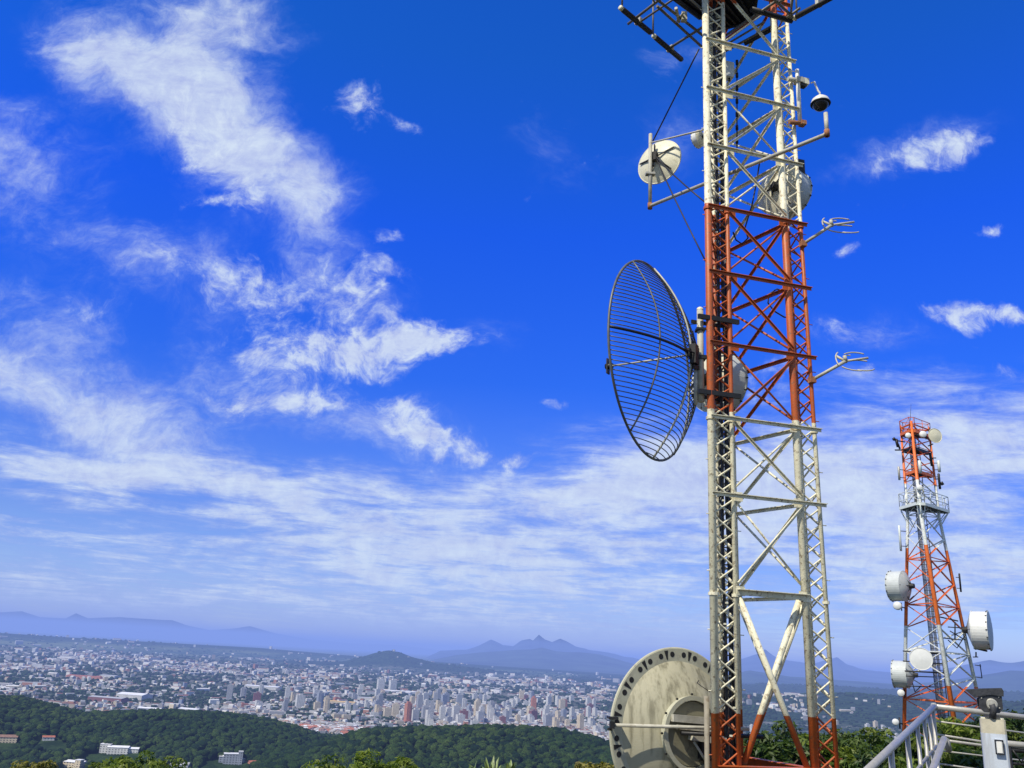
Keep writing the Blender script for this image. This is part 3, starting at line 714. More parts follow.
def house_mass():
    n = len(cand) - 300; pts = np.array([c[1] for c in cand[300:]]); dist = np.array([c[0] for c in cand[300:]])
    grow = np.clip((dist / 3600) ** .7, .8, 1.9) * rng.uniform(.65, 1.35, n)
    w = rng.uniform(4.0, 8, n) * rng.choice([1, 1, 1, 1, 1.3, 3.0], n) * grow; d = rng.uniform(3.5, 6, n) * grow; h = rng.uniform(3.5, 7, n) * grow * rng.choice([.8, 1, 1, 1.3, 2.2], n); rh = rng.uniform(.8, 2.4, n) * grow
    ang = rng.choice([.4, 1.97, .9, -.3], n) + rng.uniform(-.2, .2, n)
    L = np.stack([np.stack([sx * w, sy * d, zz], -1) for sx, sy, zz in
        [(-1, -1, -3 + 0 * h), (1, -1, -3 + 0 * h), (1, 1, -3 + 0 * h), (-1, 1, -3 + 0 * h), (-1, -1, h), (1, -1, h), (1, 1, h), (-1, 1, h), (-1, 0, h + rh), (1, 0, h + rh)]], 1)
    c, s = np.cos(ang)[:, None], np.sin(ang)[:, None]
    X = L[..., 0] * c - L[..., 1] * s + pts[:, 0, None]; Y = L[..., 0] * s + L[..., 1] * c + pts[:, 1, None]; Z = L[..., 2] + pts[:, 2, None]
    V = np.stack([X, Y, Z], -1).reshape(-1, 3)
    quads = [(0, 1, 5, 4), (1, 2, 6, 5), (2, 3, 7, 6), (3, 0, 4, 7), (4, 5, 9, 8), (8, 9, 6, 7)]; tris = [(4, 8, 7), (5, 6, 9)]
    faces = []; cidx = []
    wc = np.array([(.74, .74, .72), (.62, .55, .42), (.40, .42, .45), (.45, .22, .14), (.28, .34, .48), (.66, .66, .68)]); rc = np.array([(.28, .13, .09), (.38, .39, .41), (.74, .75, .76), (.22, .14, .10), (.58, .58, .58)])
    wi = wc[rng.choice(6, n, p=[.38, .18, .12, .05, .05, .22])] * rng.uniform(.45, 1.0, (n, 1)); ri = rc[rng.choice(5, n, p=[.26, .2, .22, .16, .16])] * rng.uniform(.45, .95, (n, 1))
    cols = []
    for i in range(n):
        o = i * 10
        for q in quads: faces.append(tuple(o + t for t in q))
        for q in tris: faces.append(tuple(o + t for t in q))
        cols += [wi[i]] * 4 + [ri[i]] * 2 + [wi[i]] * 2
    me = bpy.data.meshes.new('distant_houses'); me.from_pydata(V.tolist(), [], faces)
    ca = me.color_attributes.new('paint', 'FLOAT_COLOR', 'CORNER')
    arr = []
    for p_, c_ in zip(me.polygons, cols): arr += [c_[0], c_[1], c_[2], 1.0] * p_.loop_total
    ca.data.foreach_set('color', arr)
    me.materials.append(pmat('house_paint', (1, 1, 1), .75, 0, .12, .1, attr='paint'))
    o = bpy.data.objects.new('distant_houses', me); col.objects.link(o)
    tag(o, 'thousands of tiny pale houses spread over the far town', kind='stuff')
house_mass()
# buildings in the clearings of the near woods
def near_building(px_, py_, D_, blocks, label, rot, wall='white', roof='white', cat='building'):
    p_ = G(px_, py_); t = thing('hillside_building', label, cat, (p_[0], p_[1], p_[2])); 
    t.rotation_euler.z = rot; t.scale = (.85, .85, .8)
    for (bx, by, w, d, h, g) in blocks:
        mb = MB()
        mb.add([(bx + i * w, by + j * d, zz) for zz in (-4, h) for (i, j) in ((-1, -1), (1, -1), (1, 1), (-1, 1))], [(0, 1, 5, 4), (1, 2, 6, 5), (2, 3, 7, 6), (3, 0, 4, 7)])
        wl = bpy.data.objects.new('wall', mb.mesh('wall', WALL[wall])); col.objects.link(wl); wl.parent = t
        mr = MB(); e = .6
        if g: mr.add([(bx - w - e, by - d - e, h), (bx + w + e, by - d - e, h), (bx + w + e, by, h + g), (bx - w - e, by, h + g), (bx + w + e, by + d + e, h), (bx - w - e, by + d + e, h), (bx - w, by - d, h), (bx - w, by + d, h), (bx + w, by - d, h), (bx + w, by + d, h)], [(0, 1, 2, 3), (3, 2, 4, 5), (6, 3, 7), (8, 9, 2)])
        else: mr.box((bx, by, h + .3), (w + .3, 0, 0), (0, d + .3, 0), (0, 0, .3))
        rf = bpy.data.objects.new('roof', mr.mesh('roof', ROOF[roof])); col.objects.link(rf); rf.parent = t
near_building(72, 766, 620, [(0, 0, 19, 8, 6, 2), (16, -10, 4, 4, 10, 0)], 'long white roofed building low among the trees at the left', -.15, 'cream', 'white')
near_building(118, 753, 830, [(0, 0, 14, 8, 8, 2), (-18, 4, 7, 7, 11, 0), (17, 3, 10, 6, 6, 2)], 'cluster of white blocks in a clearing under the left wood', .2)
near_building(232, 764, 700, [(0, 0, 13, 7, 13, 0), (-12, 4, 7, 6, 9, 2), (10, -6, 3, 3, 17, 0), (17, 2, 5, 5, 6, 0)], 'white and blue complex with flat roofs at the foot of the right wood', .3, 'blue', 'white')
near_building(180, 768, 640, [(0, 0, 12, 8, 5, 3)], 'grey roofed shed beneath the wooded hills', .1, 'grey', 'grey')
near_building(6, 742, 1050, [(0, 0, 14, 8, 6, 3)], 'brown tiled house in the clearing at the left edge', .4, 'cream', 'brown tiled')
near_building(48, 740, 1150, [(0, 0, 8, 6, 4, 2)], 'red tiled house beside a small field under the left wood', .5, 'white', 'red tiled')
near_building(252, 766, 720, [(0, 0, 5, 6, 5, 2)], 'little orange roofed house right of the white and blue complex', .5, 'terracotta', 'red tiled')
# ------------------------------------------------------------------ main lattice mast
D0 = 13.0
GZ = -3.0
L0 = P(725, 768, D0); L1 = P(712, 0, D0)
def onz(a, b, z): return lerp(a, b, (z - a[2]) / (b[2] - a[2]))
LRd = None
R0_ = P(823, 768, D0 * 1.028); R1_ = P(777, 0, D0 * 1.028)
ZT = 12.9
legL = (V3(*onz(L0, L1, GZ)), V3(*onz(L0, L1, ZT))); legR = (V3(*onz(R0_, R1_, GZ)), V3(*onz(R0_, R1_, ZT)))
def third(a, b):
    d = b - a; c60, s60 = .5, math.sin(math.radians(60)); return V3(a[0] + d[0] * c60 - d[1] * s60, a[1] + d[0] * s60 + d[1] * c60, a[2])
legB = (third(legL[0], legR[0]), third(legL[1], legR[1]))
legs = [legL, legR, legB]
def zat(py_): r_ = ray(708, py_); return r_[2] / r_[1] * D0       # height of a row seen at the left leg
bands = [zat(712), zat(411), zat(207), zat(3)]
ORANGE = (.47, .100, .020); WHITE = (.80, .77, .58)
mast_paint = banded('mast_paint', sorted(bands), 1, ORANGE, WHITE)
base = (legs[0][0] + legs[1][0] + legs[2][0]) / 3
mast = thing('lattice_mast', 'big red and white lattice communication mast close to the viewer', 'communication mast', (base[0], base[1], GZ))
LR = legR[0] - legL[0]; LR /= np.linalg.norm(LR); LRn = V3(-LR[1], LR[0], 0)
offs = [LR * -.17 + LRn * -.06, LR * .19 + LRn * -.05, LR * .10 + LRn * .26]
CR_ = [.060, .036, .036]
def legpt(k, j, z):
    a, b = legs[k]; return onz(a, b, z) + offs[j] * (1 if k != 1 else 1.04 - .24 * (z - GZ) / (ZT - GZ))
for k in range(3):
    lg = build('leg', MB().tube(legpt(k, 0, GZ), legpt(k, 0, ZT), CR_[0], n=12), mast_paint, mast)
    for j in (1, 2): build('chord', MB().tube(legpt(k, j, GZ), legpt(k, j, ZT), CR_[j], n=8), mast_paint, lg)
    lac = MB(); z = GZ + .1; i = 0; pit = .255
    while z < ZT - pit:
        for (a, b) in ((0, 1), (1, 2), (2, 0)):
            p1, p2 = (a, b) if i % 2 == 0 else (b, a)
            lac.tube(legpt(k, p1, z), legpt(k, p2, z + pit), .0150, n=5, cap=False)
        lac.tube(legpt(k, 1 if i % 2 == 0 else 0, z) + LRn * .03, legpt(k, 0 if i % 2 == 0 else 1, z + pit) + LRn * .03, .0145, n=5, cap=False)
        z += pit; i += 1
    build('lacing', lac, mast_paint, lg)
    for zf in (zat(592), zat(418), zat(210)):
        for j in range(3):
            fl = MB(); fl.lathe(legpt(k, j, zf - .05), (0, 0, 1), [(0, CR_[j]), (0, CR_[j] + .018), (.045, CR_[j] + .018), (.045, CR_[j])], 10, smooth=False); build('flange', fl, mast_paint, lg)
    # step bolts up the outer chord
    z = GZ + 1
    while z < ZT:
        fl = MB(); p_ = legpt(k, 0 if k == 0 else 1, z); dd = (LR * -1 if k == 0 else LR); fl.tube(p_, p_ + dd * .10, .008, n=5); z += .84; build('step_bolt', fl, mast_paint, lg)
pl_ = MB()
for k in range(3):
    c_ = (legpt(k, 0, GZ) + legpt(k, 1, GZ) + legpt(k, 2, GZ)) / 3; pl_.box(c_ + V3(0, 0, -.25), (.38, 0, 0), (0, .38, 0), (0, 0, .45))
build('footing', pl_, concrete, mast)
lev = [zat(q) for q in (-70, -10, 46, 94, 150.4, 210.5, 275, 345, 418, 494, 588)]
def cb(a, b, w, flip=1):
    build('crossbar', MB().ledge(a, b, w), mast_paint, mast)
FR = LRn * -.10
for i, z in enumerate(lev):
    w = .043
    cb(legpt(0, 0, z) + FR - LR * .05, legpt(1, 1, z) + FR + LR * .06, w) if i < 10 else cb(legpt(0, 1, z) + FR * .5, legpt(1, 0, z) + FR * .5, .075)
    cb(legpt(1, 0, z - .02), legpt(2, 1, z - .02), .045); cb(legpt(0, 2, z - .02), legpt(2, 0, z - .02), .045)
cb(legpt(0, 0, zat(764)), legpt(1, 1, zat(764)), .11); cb(legpt(1, 0, zat(764)), legpt(2, 1, zat(764)), .11); cb(legpt(0, 2, zat(764)), legpt(2, 0, zat(764)), .09)
def brace(a, b, r): build('brace', MB().tube(a, b, r, n=8), mast_paint, mast)
def brace_a(a, b, w, flip=1): build('brace', MB().ledge(a, b, w, .008), mast_paint, mast)
lev2 = lev
for i in range(len(lev2) - 1):
    zt, zb = lev2[i] - .05, lev2[i + 1] + .10
    # front face
    if i in (2, 3): a, b = (0, 1, zb), (1, 0, zt); main = True
    A_ = (legpt(0, 1, zb), legpt(1, 0, zt)); B_ = (legpt(0, 1, zt), legpt(1, 0, zb))
    fo = LRn * -.07
    if i in (0, 2, 3, 7, 9): brace_a(A_[0] + fo, A_[1] + fo, .035)
    else: brace_a(B_[0] + fo, B_[1] + fo, .035, -1)
    if i >= 3 or i == 1:
        if i in (0, 2, 3, 7, 9): brace(B_[0], B_[1], .017)
        else: brace(A_[0], A_[1], .017)
    # rear face (right leg - back leg)
    brace_a(legpt(1, 0, zt), legpt(2, 1, zb), .036); brace(legpt(1, 0, zb), legpt(2, 1, zt), .02)
    brace(legpt(0, 2, zt), legpt(2, 0, zb), .022); 
    if i % 2: brace(legpt(0, 2, zb), legpt(2, 0, zt), .02)
zt = lev[-1] - .06; zb = zat(782)
brace(legpt(0, 1, zt) + LR * .04, legpt(1, 0, zb) - LR * .02, .045); brace(legpt(0, 1, zb) + LR * .02 + LRn * .10, legpt(1, 0, zt) - LR * .04 + LRn * .10, .045)
brace(legpt(1, 0, zt), legpt(2, 1, zb), .035); brace(legpt(1, 0, zb), legpt(2, 1, zt), .035)
brace(legpt(0, 2, zt), legpt(2, 0, zb), .035); brace(legpt(0, 2, zb), legpt(2, 0, zt), .035)
for z in lev[2:]:
    for (k, j, s_) in ((0, 1, 1), (1, 0, -1)):
        gs = MB(); gs.box(legpt(k, j, z - .02) + LR * s_ * .06 + LRn * -.045, LR * .07, LRn * .006, (0, 0, .07)); build('gusset', gs, mast_paint, mast)
# feeder cables up the inside of the left leg and between it and the back leg
LBd = (legB[0] - legL[0]); LBd[2] = 0; LBd /= np.linalg.norm(LBd)
cab = thing('cable_bundle', 'bundle of black feeder cables running up the left leg of the near mast', 'cables', legpt(0, 2, GZ))
for q in range(11):
    mb = MB(); pts = []; ox = random.uniform(-.10, .14); oy = random.uniform(.02, .42); rr = random.uniform(.014, .026)
    for z in np.linspace(GZ, 11.9, 46):
        pts.append((legpt(0, 1, z) + legpt(0, 0, z)) / 2 + LR * (ox + .012 * math.sin(z * 1.7 + q)) + LBd * (oy + .015 * math.sin(z * 1.1 + 2 * q)))
    build('cable', mb.path(pts, rr, 6), black, cab)
lad = MB()
for s_ in (-.16, .14): lad.bar((legpt(0, 1, GZ) + legpt(0, 0, GZ)) / 2 + LR * s_ + LBd * .50, (legpt(0, 1, 11.9) + legpt(0, 0, 11.9)) / 2 + LR * s_ + LBd * .50, .03, .04)
z = GZ + .3
while z < 11.8:
    c_ = (legpt(0, 1, z) + legpt(0, 0, z)) / 2; lad.bar(c_ + LR * -.16 + LBd * .50, c_ + LR * .14 + LBd * .50, .02, .02)
    z += .32
build('cable_ladder', lad, galv_w, mast)
cl = MB(); z = GZ + .5
while z < 11.8:
    c_ = (legpt(0, 1, z) + legpt(0, 0, z)) / 2
    for q in range(5): cl.box(c_ + LR * random.uniform(-.12, .15) + LBd * random.uniform(-.01, .35) + V3(0, 0, random.uniform(-.12, .12)), (.018, 0, 0), (0, .018, 0), (0, 0, .012))
    z += .5
build('clamp', cl, cream, cab)['kind'] = 'stuff'
# a loose loop of cable on the inside (seen against the sky)
mb = MB(); P3 = [P(760, 160, 13.9), P(756, 185, 13.9), P(752, 205, 13.8), P(745, 228, 13.8), P(748, 238, 13.8), P(742, 244, 13.8), P(736, 240, 13.7), P(733, 232, 13.6)]
o = build('hanging_cable', mb.path(P3, .014, 6), black, org=P3[-1]); tag(o, 'black cable looping between the legs of the near mast under the upper drum', 'cable')
mb = MB(); P3 = [P(786, 292, 13.8), P(777, 289, 13.8), P(769, 294, 13.8), P(768, 303, 13.8), P(774, 311, 13.8), P(784, 317, 13.8), P(790, 318, 13.8)]
o = build('hanging_cable', mb.path(P3, .013, 6), black, org=P3[-1]); tag(o, 'black cable curled against the right leg in the orange section', 'cable')

# ------------------------------------------------------------------ platform and head frame
ZP = 12.15
dk = thing('mast_platform', 'dark steel platform around the top of the near mast', 'platform', Q(712, 0, ZP))
poly = [Q(664, -12, ZP), Q(700, 14, ZP), Q(722, 26, ZP), Q(738, 22, ZP), Q(754, 13, ZP), Q(758, -16, ZP), Q(722, -50, ZP), Q(680, -40, ZP)]
mb = MB(); n = len(poly)
mb.add([p_ for p_ in poly] + [p_ + V3(0, 0, .06) for p_ in poly], [tuple(range(n)), tuple(range(2 * n - 1, n - 1, -1))] + [(k, (k + 1) % n, n + (k + 1) % n, n + k) for k in range(n)])
build('deck', mb, darks, dk)
mb = MB()
for k in range(n):
    a, b = poly[k], poly[(k + 1) % n]; mb.bar(a + V3(0, 0, -.04), b + V3(0, 0, -.04), .06, .10)
for t_ in np.linspace(.1, .9, 6): mb.bar(lerp(poly[0], poly[6], t_) + V3(0, 0, -.05), lerp(poly[2], poly[4], t_) + V3(0, 0, -.05), .04, .06)
build('joist', mb, darks, dk)
mb = MB()
for k in range(n):
    a, b = poly[k], poly[(k + 1) % n]
    mb.tube(a, a + V3(0, 0, 1.0), .02); mb.tube(a + V3(0, 0, 1.0), b + V3(0, 0, 1.0), .02); mb.tube(a + V3(0, 0, .5), b + V3(0, 0, .5), .015)
build('guard_rail', mb, galv_w, dk)
hf = thing('head_frame', 'projecting pipe frame below the platform at the top of the near mast', 'antenna frame', Q(700, 30, 11.5))
Z1 = 11.5
def pipe(name, pa, pb, r, m, parent, z=Z1, zb_=None): build(name, MB().tube(Q(*pa, z), Q(*pb, z if zb_ is None else zb_), r, n=10), m, parent)
for (a, b, r) in [((628, 24), (672, -10), .026), ((668, 49), (722, 15), .026), ((640, 22), (690, -12), .02), ((657, 6), (702, 47), .026), ((640, -14), (706, 38), .026), ((668, -20), (712, 18), .022),
                  ((652, -18), (700, 18), .04), ((722, 38), (778, 0), .026), ((724, 52), (772, 26), .024), ((724, 46), (764, 22), .02), ((778, 3), (815, -18), .022), ((781, 22), (800, 8), .024), ((795, -20), (790, 20), .02), ((760, -14), (796, 20), .025), ((640, -20), (655, 3), .016)]:
    pipe('outrigger', a, b, r, rigm if r < .03 else darks, hf)
pipe('outrigger', (751, 9), (792, 21), .05, darks, hf); pipe('outrigger', (745, 43), (771, 29), .055, darks, hf)
bx_ = MB(); bx_.box(Q(684, 17, Z1), (.05, 0, 0), (0, .05, 0), (0, 0, .09)); bx_.tube(Q(676, 8, Z1), Q(679, 22, Z1), .03); bx_.tube(Q(684, 12, Z1), Q(677, 21, Z1), .02); build('junction_box', bx_, galv_w, hf)
rods = [((622, 9), (651, 33), 'black tube antenna at the outermost upper left of the mast head'), ((655, 37), (682, 60), 'black tube antenna pointing down right, just below its twin'),
        ((796, 17), (838, -6), 'black tube antenna sticking out at the top right of the mast head')]
for a, b, lb in rods:
    A_, B_ = Q(*a, Z1), Q(*b, Z1); d_ = (B_ - A_) / np.linalg.norm(B_ - A_)
    t = thing('tube_antenna', lb, 'antenna', A_, 'black tube antennas on the mast head')
    build('body', MB().lathe(A_, d_, [(0, .0), (0, .045), (.03, .052), (np.linalg.norm(B_ - A_) - .03, .052), (np.linalg.norm(B_ - A_), .04), (np.linalg.norm(B_ - A_), 0)], 14), black, t)
    build('end_cap', MB().lathe(A_ - d_ * .06, d_, [(0, 0), (0, .045), (.058, .048), (.058, 0)], 12), cream, t)
    build('bracket', MB().box(lerp(A_, B_, .55) + V3(0, 0, .03), d_ * .03, np.cross(d_, (0, 0, 1)) * .07, (0, 0, .05)), galv, t)
# uprights of the frame that leave the picture at the top
for (px_, py_) in ((622, 8), (653, 34), (792, 20), (797, 16)):
    p_ = Q(px_, py_, Z1); build('upright', MB().tube(p_, p_ + V3(0, 0, .9), .018), rigm, hf)

# ------------------------------------------------------------------ dish builders
def dish(name, label, cat, V, A, R, depth, shell, group=None, rim=None, back=None, n=48, thick=.02):
    """solid reflector: vertex V, axis A (towards its mouth), radius R"""
    A = A / np.linalg.norm(A); t = thing(name, label, cat, V, group)
    pr = [(depth * (k / 10) ** 2, R * k / 10) for k in range(11)]
    mb = MB(); mb.lathe(V, A, [(z, max(r, .001)) for z, r in pr], n); mb.lathe(V + A * thick, A, [(z, max(r - .001, .001)) for z, r in pr], n)
    mb.lathe(V, A, [(depth, R), (depth + thick, R)], n)
    build('reflector', mb, shell, t)
    build('rim', MB().ring(V + A * (depth + thick / 2), A, R, R * .035, n), rim or shell, t)
    return t
def drum(label, V, A, R, depth, length, shell, face, group=None, clampm=None, name='drum_antenna'):
    """shrouded microwave dish: back cone, cylindrical shroud, flat radome"""
    A = A / np.linalg.norm(A); t = thing(name, label, 'microwave antenna', V, group)
    build('reflector', MB().lathe(V, A, [(depth * (k / 8) ** 2, max(R * k / 8, .001)) for k in range(9)], 40), shell, t)
    sh = MB(); sh.lathe(V, A, [(depth, R), (depth, R * 1.03), (depth + .04 * R, R * 1.03), (depth + .04 * R, R), (depth + length, R), (depth + length, R * 1.03), (depth + length + .05 * R, R * 1.03)], 40, smooth=False)
    build('shroud', sh, face if isinstance(face, bpy.types.Material) and clampm is None else clampm or face, t)
    build('radome', MB().lathe(V, A, [(depth + length + .05 * R, R * 1.03), (depth + length + .10 * R, R * .7), (depth + length + .12 * R, .001)], 40), face, t)
    bl = MB(); h = np.array([0, 0, 1.]); x = np.cross(A, h); x /= np.linalg.norm(x); y = np.cross(x, A)
    for k in range(16):
        e = x * math.cos(k * math.pi / 8) + y * math.sin(k * math.pi / 8); bl.box(V + A * (depth + length) + e * R * 1.04, A * R * .04, e * R * .018, np.cross(A, e) * R * .022)
    build('clip', bl, darks, t)
    hb = MB(); hb.lathe(V - A * R * .28, A, [(0, 0), (0, R * .16), (R * .3, R * .2), (R * .34, R * .3)], 16, smooth=False)
    for k in range(6):
        e = x * math.cos(k * math.pi / 3) + y * math.sin(k * math.pi / 3); hb.tube(V - A * R * .05 + e * R * .15, V + A * depth * .95 + e * R * .96, R * .025, n=5)
    build('hub', hb, darks, t)
    return t

# boom with the small dish at the left, and its far end at the right
zb_ = float(P(737, 171, 13.2)[2])
A_ = Q(650, 206, zb_); B_ = Q(827, 134, zb_)
boom = thing('antenna_boom', 'long grey horizontal pipe through the near mast with upturned ends', 'pipe', A_)
build('pipe', MB().path([A_, lerp(A_, B_, .985), B_ + V3(0, 0, .035)], .034, 12), galv_w, boom)
Atop = V3(A_[0], A_[1], float(P(649, 134, A_[1])[2])); Btop = V3(B_[0], B_[1], float(P(826, 113, B_[1])[2]))
build('post', MB().tube(A_ + V3(0, 0, -.05), Atop, .036, n=12), galv_w, boom); build('post', MB().tube(B_, Btop, .034, n=12), galv_w, boom)
build('elbow', MB().lathe(B_ + V3(0, 0, -.045), (0, 0, 1), [(0, .02), (0, .044), (.12, .044), (.12, .03)], 12), rust, boom); build('elbow', MB().lathe(A_ + V3(0, 0, -.06), (0, 0, 1), [(0, .02), (0, .046), (.12, .046), (.12, .03)], 12), rust, boom)
zc_ = float(P(653, 143, A_[1])[2])
st = MB(); st.tube(V3(A_[0], A_[1], zc_), P(703, 130, 13.0), .017); build('stay', st, galv_w, boom)
build('stay', MB().tube(P(653, 141, A_[1]), P(699, 49, 13.0), .014), darks, boom)
for (q1, q2) in (((655, 156, A_[1]), (706, 203, 12.98)), ((656, 158, A_[1]), (706, 262, 12.95))):
    o = build('jumper_cable', MB().path([P(*q1), lerp(P(*q1), P(*q2), .35) + V3(0, 0, -.04), lerp(P(*q1), P(*q2), .7) + V3(0, 0, -.03), P(*q2)], .013, 6), black, org=P(*q1))
    tag(o, 'black cable from the small left dish to the mast, %s of the two' % ('upper' if q2[1] < 220 else 'lower and longer'), 'cable', 'cables of the small left dish')
dA = az(38); Vd = P(656, 159, A_[1] + .12)
sdish = dish('small_dish', 'small cream solid dish on the upright at the left end of the boom', 'dish antenna', Vd, dA, .46, .13, cream, rim=cream)
sm_ = MB()
for k in range(5):
    an = k * 1.2566 + .5; x = np.cross(dA, (0, 0, 1)); y = np.cross(x, dA); e = x * math.cos(an) + y * math.sin(an)
    sm_.bar(Vd - dA * .07, Vd + dA * (.13 * .7) + e * .40 - dA * .02, .022, .022)
sm_.box(Vd - dA * .09, dA * .05, np.cross(dA, (0, 0, 1)) * .07, (0, 0, .09)); sm_.bar(Vd - dA * .09 + V3(0, 0, .05), V3(A_[0], A_[1], Vd[2] + .05), .05, .05); sm_.bar(Vd - dA * .09 - V3(0, 0, .2), V3(A_[0], A_[1], Vd[2] - .2), .03, .04)
build('mount', sm_, darks, sdish)
build('strap', MB().box(V3(A_[0], A_[1], float(P(649, 174, A_[1])[2])), (.09, 0, 0), (0, .055, 0), (0, 0, .02)), galv, sdish)
# little dish half hidden behind the left leg
drum('little white drum dish half hidden behind the left leg near the boom stay', P(703, 137, 13.9), az(-40), .16, .05, .10, cream, radome_w, name='small_drum_antenna')

# upper and lower drums
drum('pale drum antenna behind the right leg at the boom height', P(775, 187, 13.95), az(52) * 1.0, .47, .13, .30, cream, radome)
drum('pale drum antenna behind the left leg level with the grid dish mount', P(705, 380, 14.3), az(62), .53, .14, .32, cream, radome)
bb = MB(); bb.box(P(798, 172, 13.9), LR * .09, LRn * .09, (0, 0, .22)); o = build('equipment_cabinet', bb, darks, org=P(798, 180, 13.9)); tag(o, 'small dark box on the right leg above the upper drum', 'box')

# equipment box inside the top bay and thin whip antenna
c_ = P(728, 71, 13.35); t = thing('radio_unit', 'pale green grey finned radio unit mounted beside the left leg near the top', 'radio unit', c_)
build('case', MB().box(c_, LR * .085, LRn * .07, (0, 0, .16)), radome, t)
fb = MB()
for q in range(5): fb.box(c_ + LR * .092 + LRn * (-.05 + q * .025) + V3(0, 0, .02), LR * .008, LRn * .005, (0, 0, .13))
build('fin', fb, radome, t); build('connector', MB().tube(c_ + V3(.02, 0, -.16), c_ + V3(.02, 0, -.22), .02).tube(c_ + V3(-.04, 0, -.16), c_ + V3(-.04, 0, -.22), .02), black, t)
a, b = P(737, 153, 13.9), P(737, 60, 13.9); t = thing('whip_antenna', 'thin dark vertical antenna inside the upper white section', 'antenna', a)
mb = MB().tube(a, b, .012)
build('rod', mb, darks, t); mb = MB()
for q in np.linspace(.1, .95, 7): mb.lathe(lerp(a, b, q), (0, 0, 1), [(0, .012), (0, .028), (.09, .028), (.09, .012)], 8)
build('sleeve', mb, darks, t)

# ------------------------------------------------------------------ dome camera on its bracket
Yc = 13.3
t = thing('dome_camera', 'white dome security camera with smoked glass hanging from a gooseneck', 'security camera', P(820, 102, Yc))
c_ = P(820.5, 104, Yc)
build('shell', MB().lathe(c_, (0, 0, 1), [(0, .165), (.03, .17), (.09, .145), (.14, .09), (.165, .04), (.19, .03), (.19, 0)], 28), white_p, t)
build('glass', MB().lathe(c_, (0, 0, -1), [(0, .15), (.05, .14), (.10, .10), (.13, .05), (.135, .001)], 28), dome_glass, t)
build('trim_ring', MB().ring(c_, (0, 0, 1), .163, .018, 28), darks, t)
c2_ = P(811, 83, Yc)
build('gooseneck', MB().path([c2_, c2_ + V3(.06, 0, .03), c_ + V3(-.03, 0, .28), c_ + V3(0, 0, .24), c_ + V3(0, 0, .17)], .018, 8), white_p, t)
t = thing('camera_bracket', 'white vertical pipe bracket beside the right leg that carries the dome camera', 'bracket', P(799, 125, Yc))
pa, pb = P(800, 123, Yc), P(797.5, 70, Yc)
build('pipe', MB().tube(V3(pa[0], pa[1], pa[2]), V3(pa[0], pa[1], pb[2]), .038, n=12), white_p, t)
pc = V3(pa[0], pa[1], float(P(799, 81, Yc)[2]))
build('clamp', MB().tube(pc - LR * .20, pc + LR * .06, .045, n=10).box(pc + LR * .02, LR * .07, LRn * .07, (0, 0, .05)), galv_w, t)
build('housing', MB().box(pc + LR * .13 + V3(0, 0, .0), LR * .07, LRn * .06, (0, 0, .06)).tube(pc + LR * .09 + V3(0, 0, .03), pc + LR * .09 + V3(0, 0, .11), .02), cream, t)
build('housing', MB().box(pc + LR * .09 + V3(0, 0, -.075), LR * .06, LRn * .05, (0, 0, .035)), darks, t)
build('foot', MB().tube(V3(*pa) - LR * .22 + V3(0, 0, -.03), V3(*pa) + LR * .06, .042, n=10).box(V3(*pa) + LR * .05, LR * .05, LRn * .06, (0, 0, .04)), rust, t)

# ------------------------------------------------------------------ bent element antennas on the right leg
def loop_antenna(label, p0, p1, Y, s=1.0):
    a, b = P(*p0, Y), P(*p1, Y - .25); t = thing('bent_rod_antenna', label, 'antenna', a, 'bent element antennas on the right leg')
    build('arm', MB().tube(a, b, .028, n=10), galv_w, t); build('clamp', MB().box(a, LR * .05, LRn * .05, (0, 0, .05)), rust, t)
    d_ = (b - a) / np.linalg.norm(b - a)
    e1 = P(p1[0] + 22, p1[1] - 3, Y - .25)
    build('crossarm', MB().tube(b - d_ * .05 + V3(-.10, .05, .13) * s, b + V3(.02, 0, -.02), .022).tube(b, e1, .020).tube(b + V3(0, 0, .0), b + V3(-.02, 0, .09), .03), galv_w, t)
    lp = MB()
    for (cx, cz, rx, rz, a0, a1, tilt) in [(.16, .02, .26, .15, 60, 135, .0), (-.06, .00, .13, .17, 120, 215, -.1), (.14, -.05, .28, .12, 205, 275, .1), (.22, -.03, .20, .08, 55, 130, .0), (.05, .00, .11, .12, 75, 160, .0), (.24, -.10, .16, .07, 220, 330, .2)]:
        pts = []
        for q in np.linspace(a0, a1, 14):
            an = math.radians(q); pts.append(b + V3(.04, 0, 0) + V3(cx + rx * 1.05 * math.cos(an), .10 * math.sin(an), cz + rz * 1.15 * math.sin(an) + tilt * .35 * rx * math.cos(an)) * s)
        lp.path(pts, .0115, 6)
    build('element', lp, galv_w, t)
loop_antenna('upper bent rod antenna sticking out right in the orange section', (803, 244), (832, 225), 13.3)
loop_antenna('lower bent rod antenna sticking out right in the orange section', (812, 380), (846, 361), 13.3)

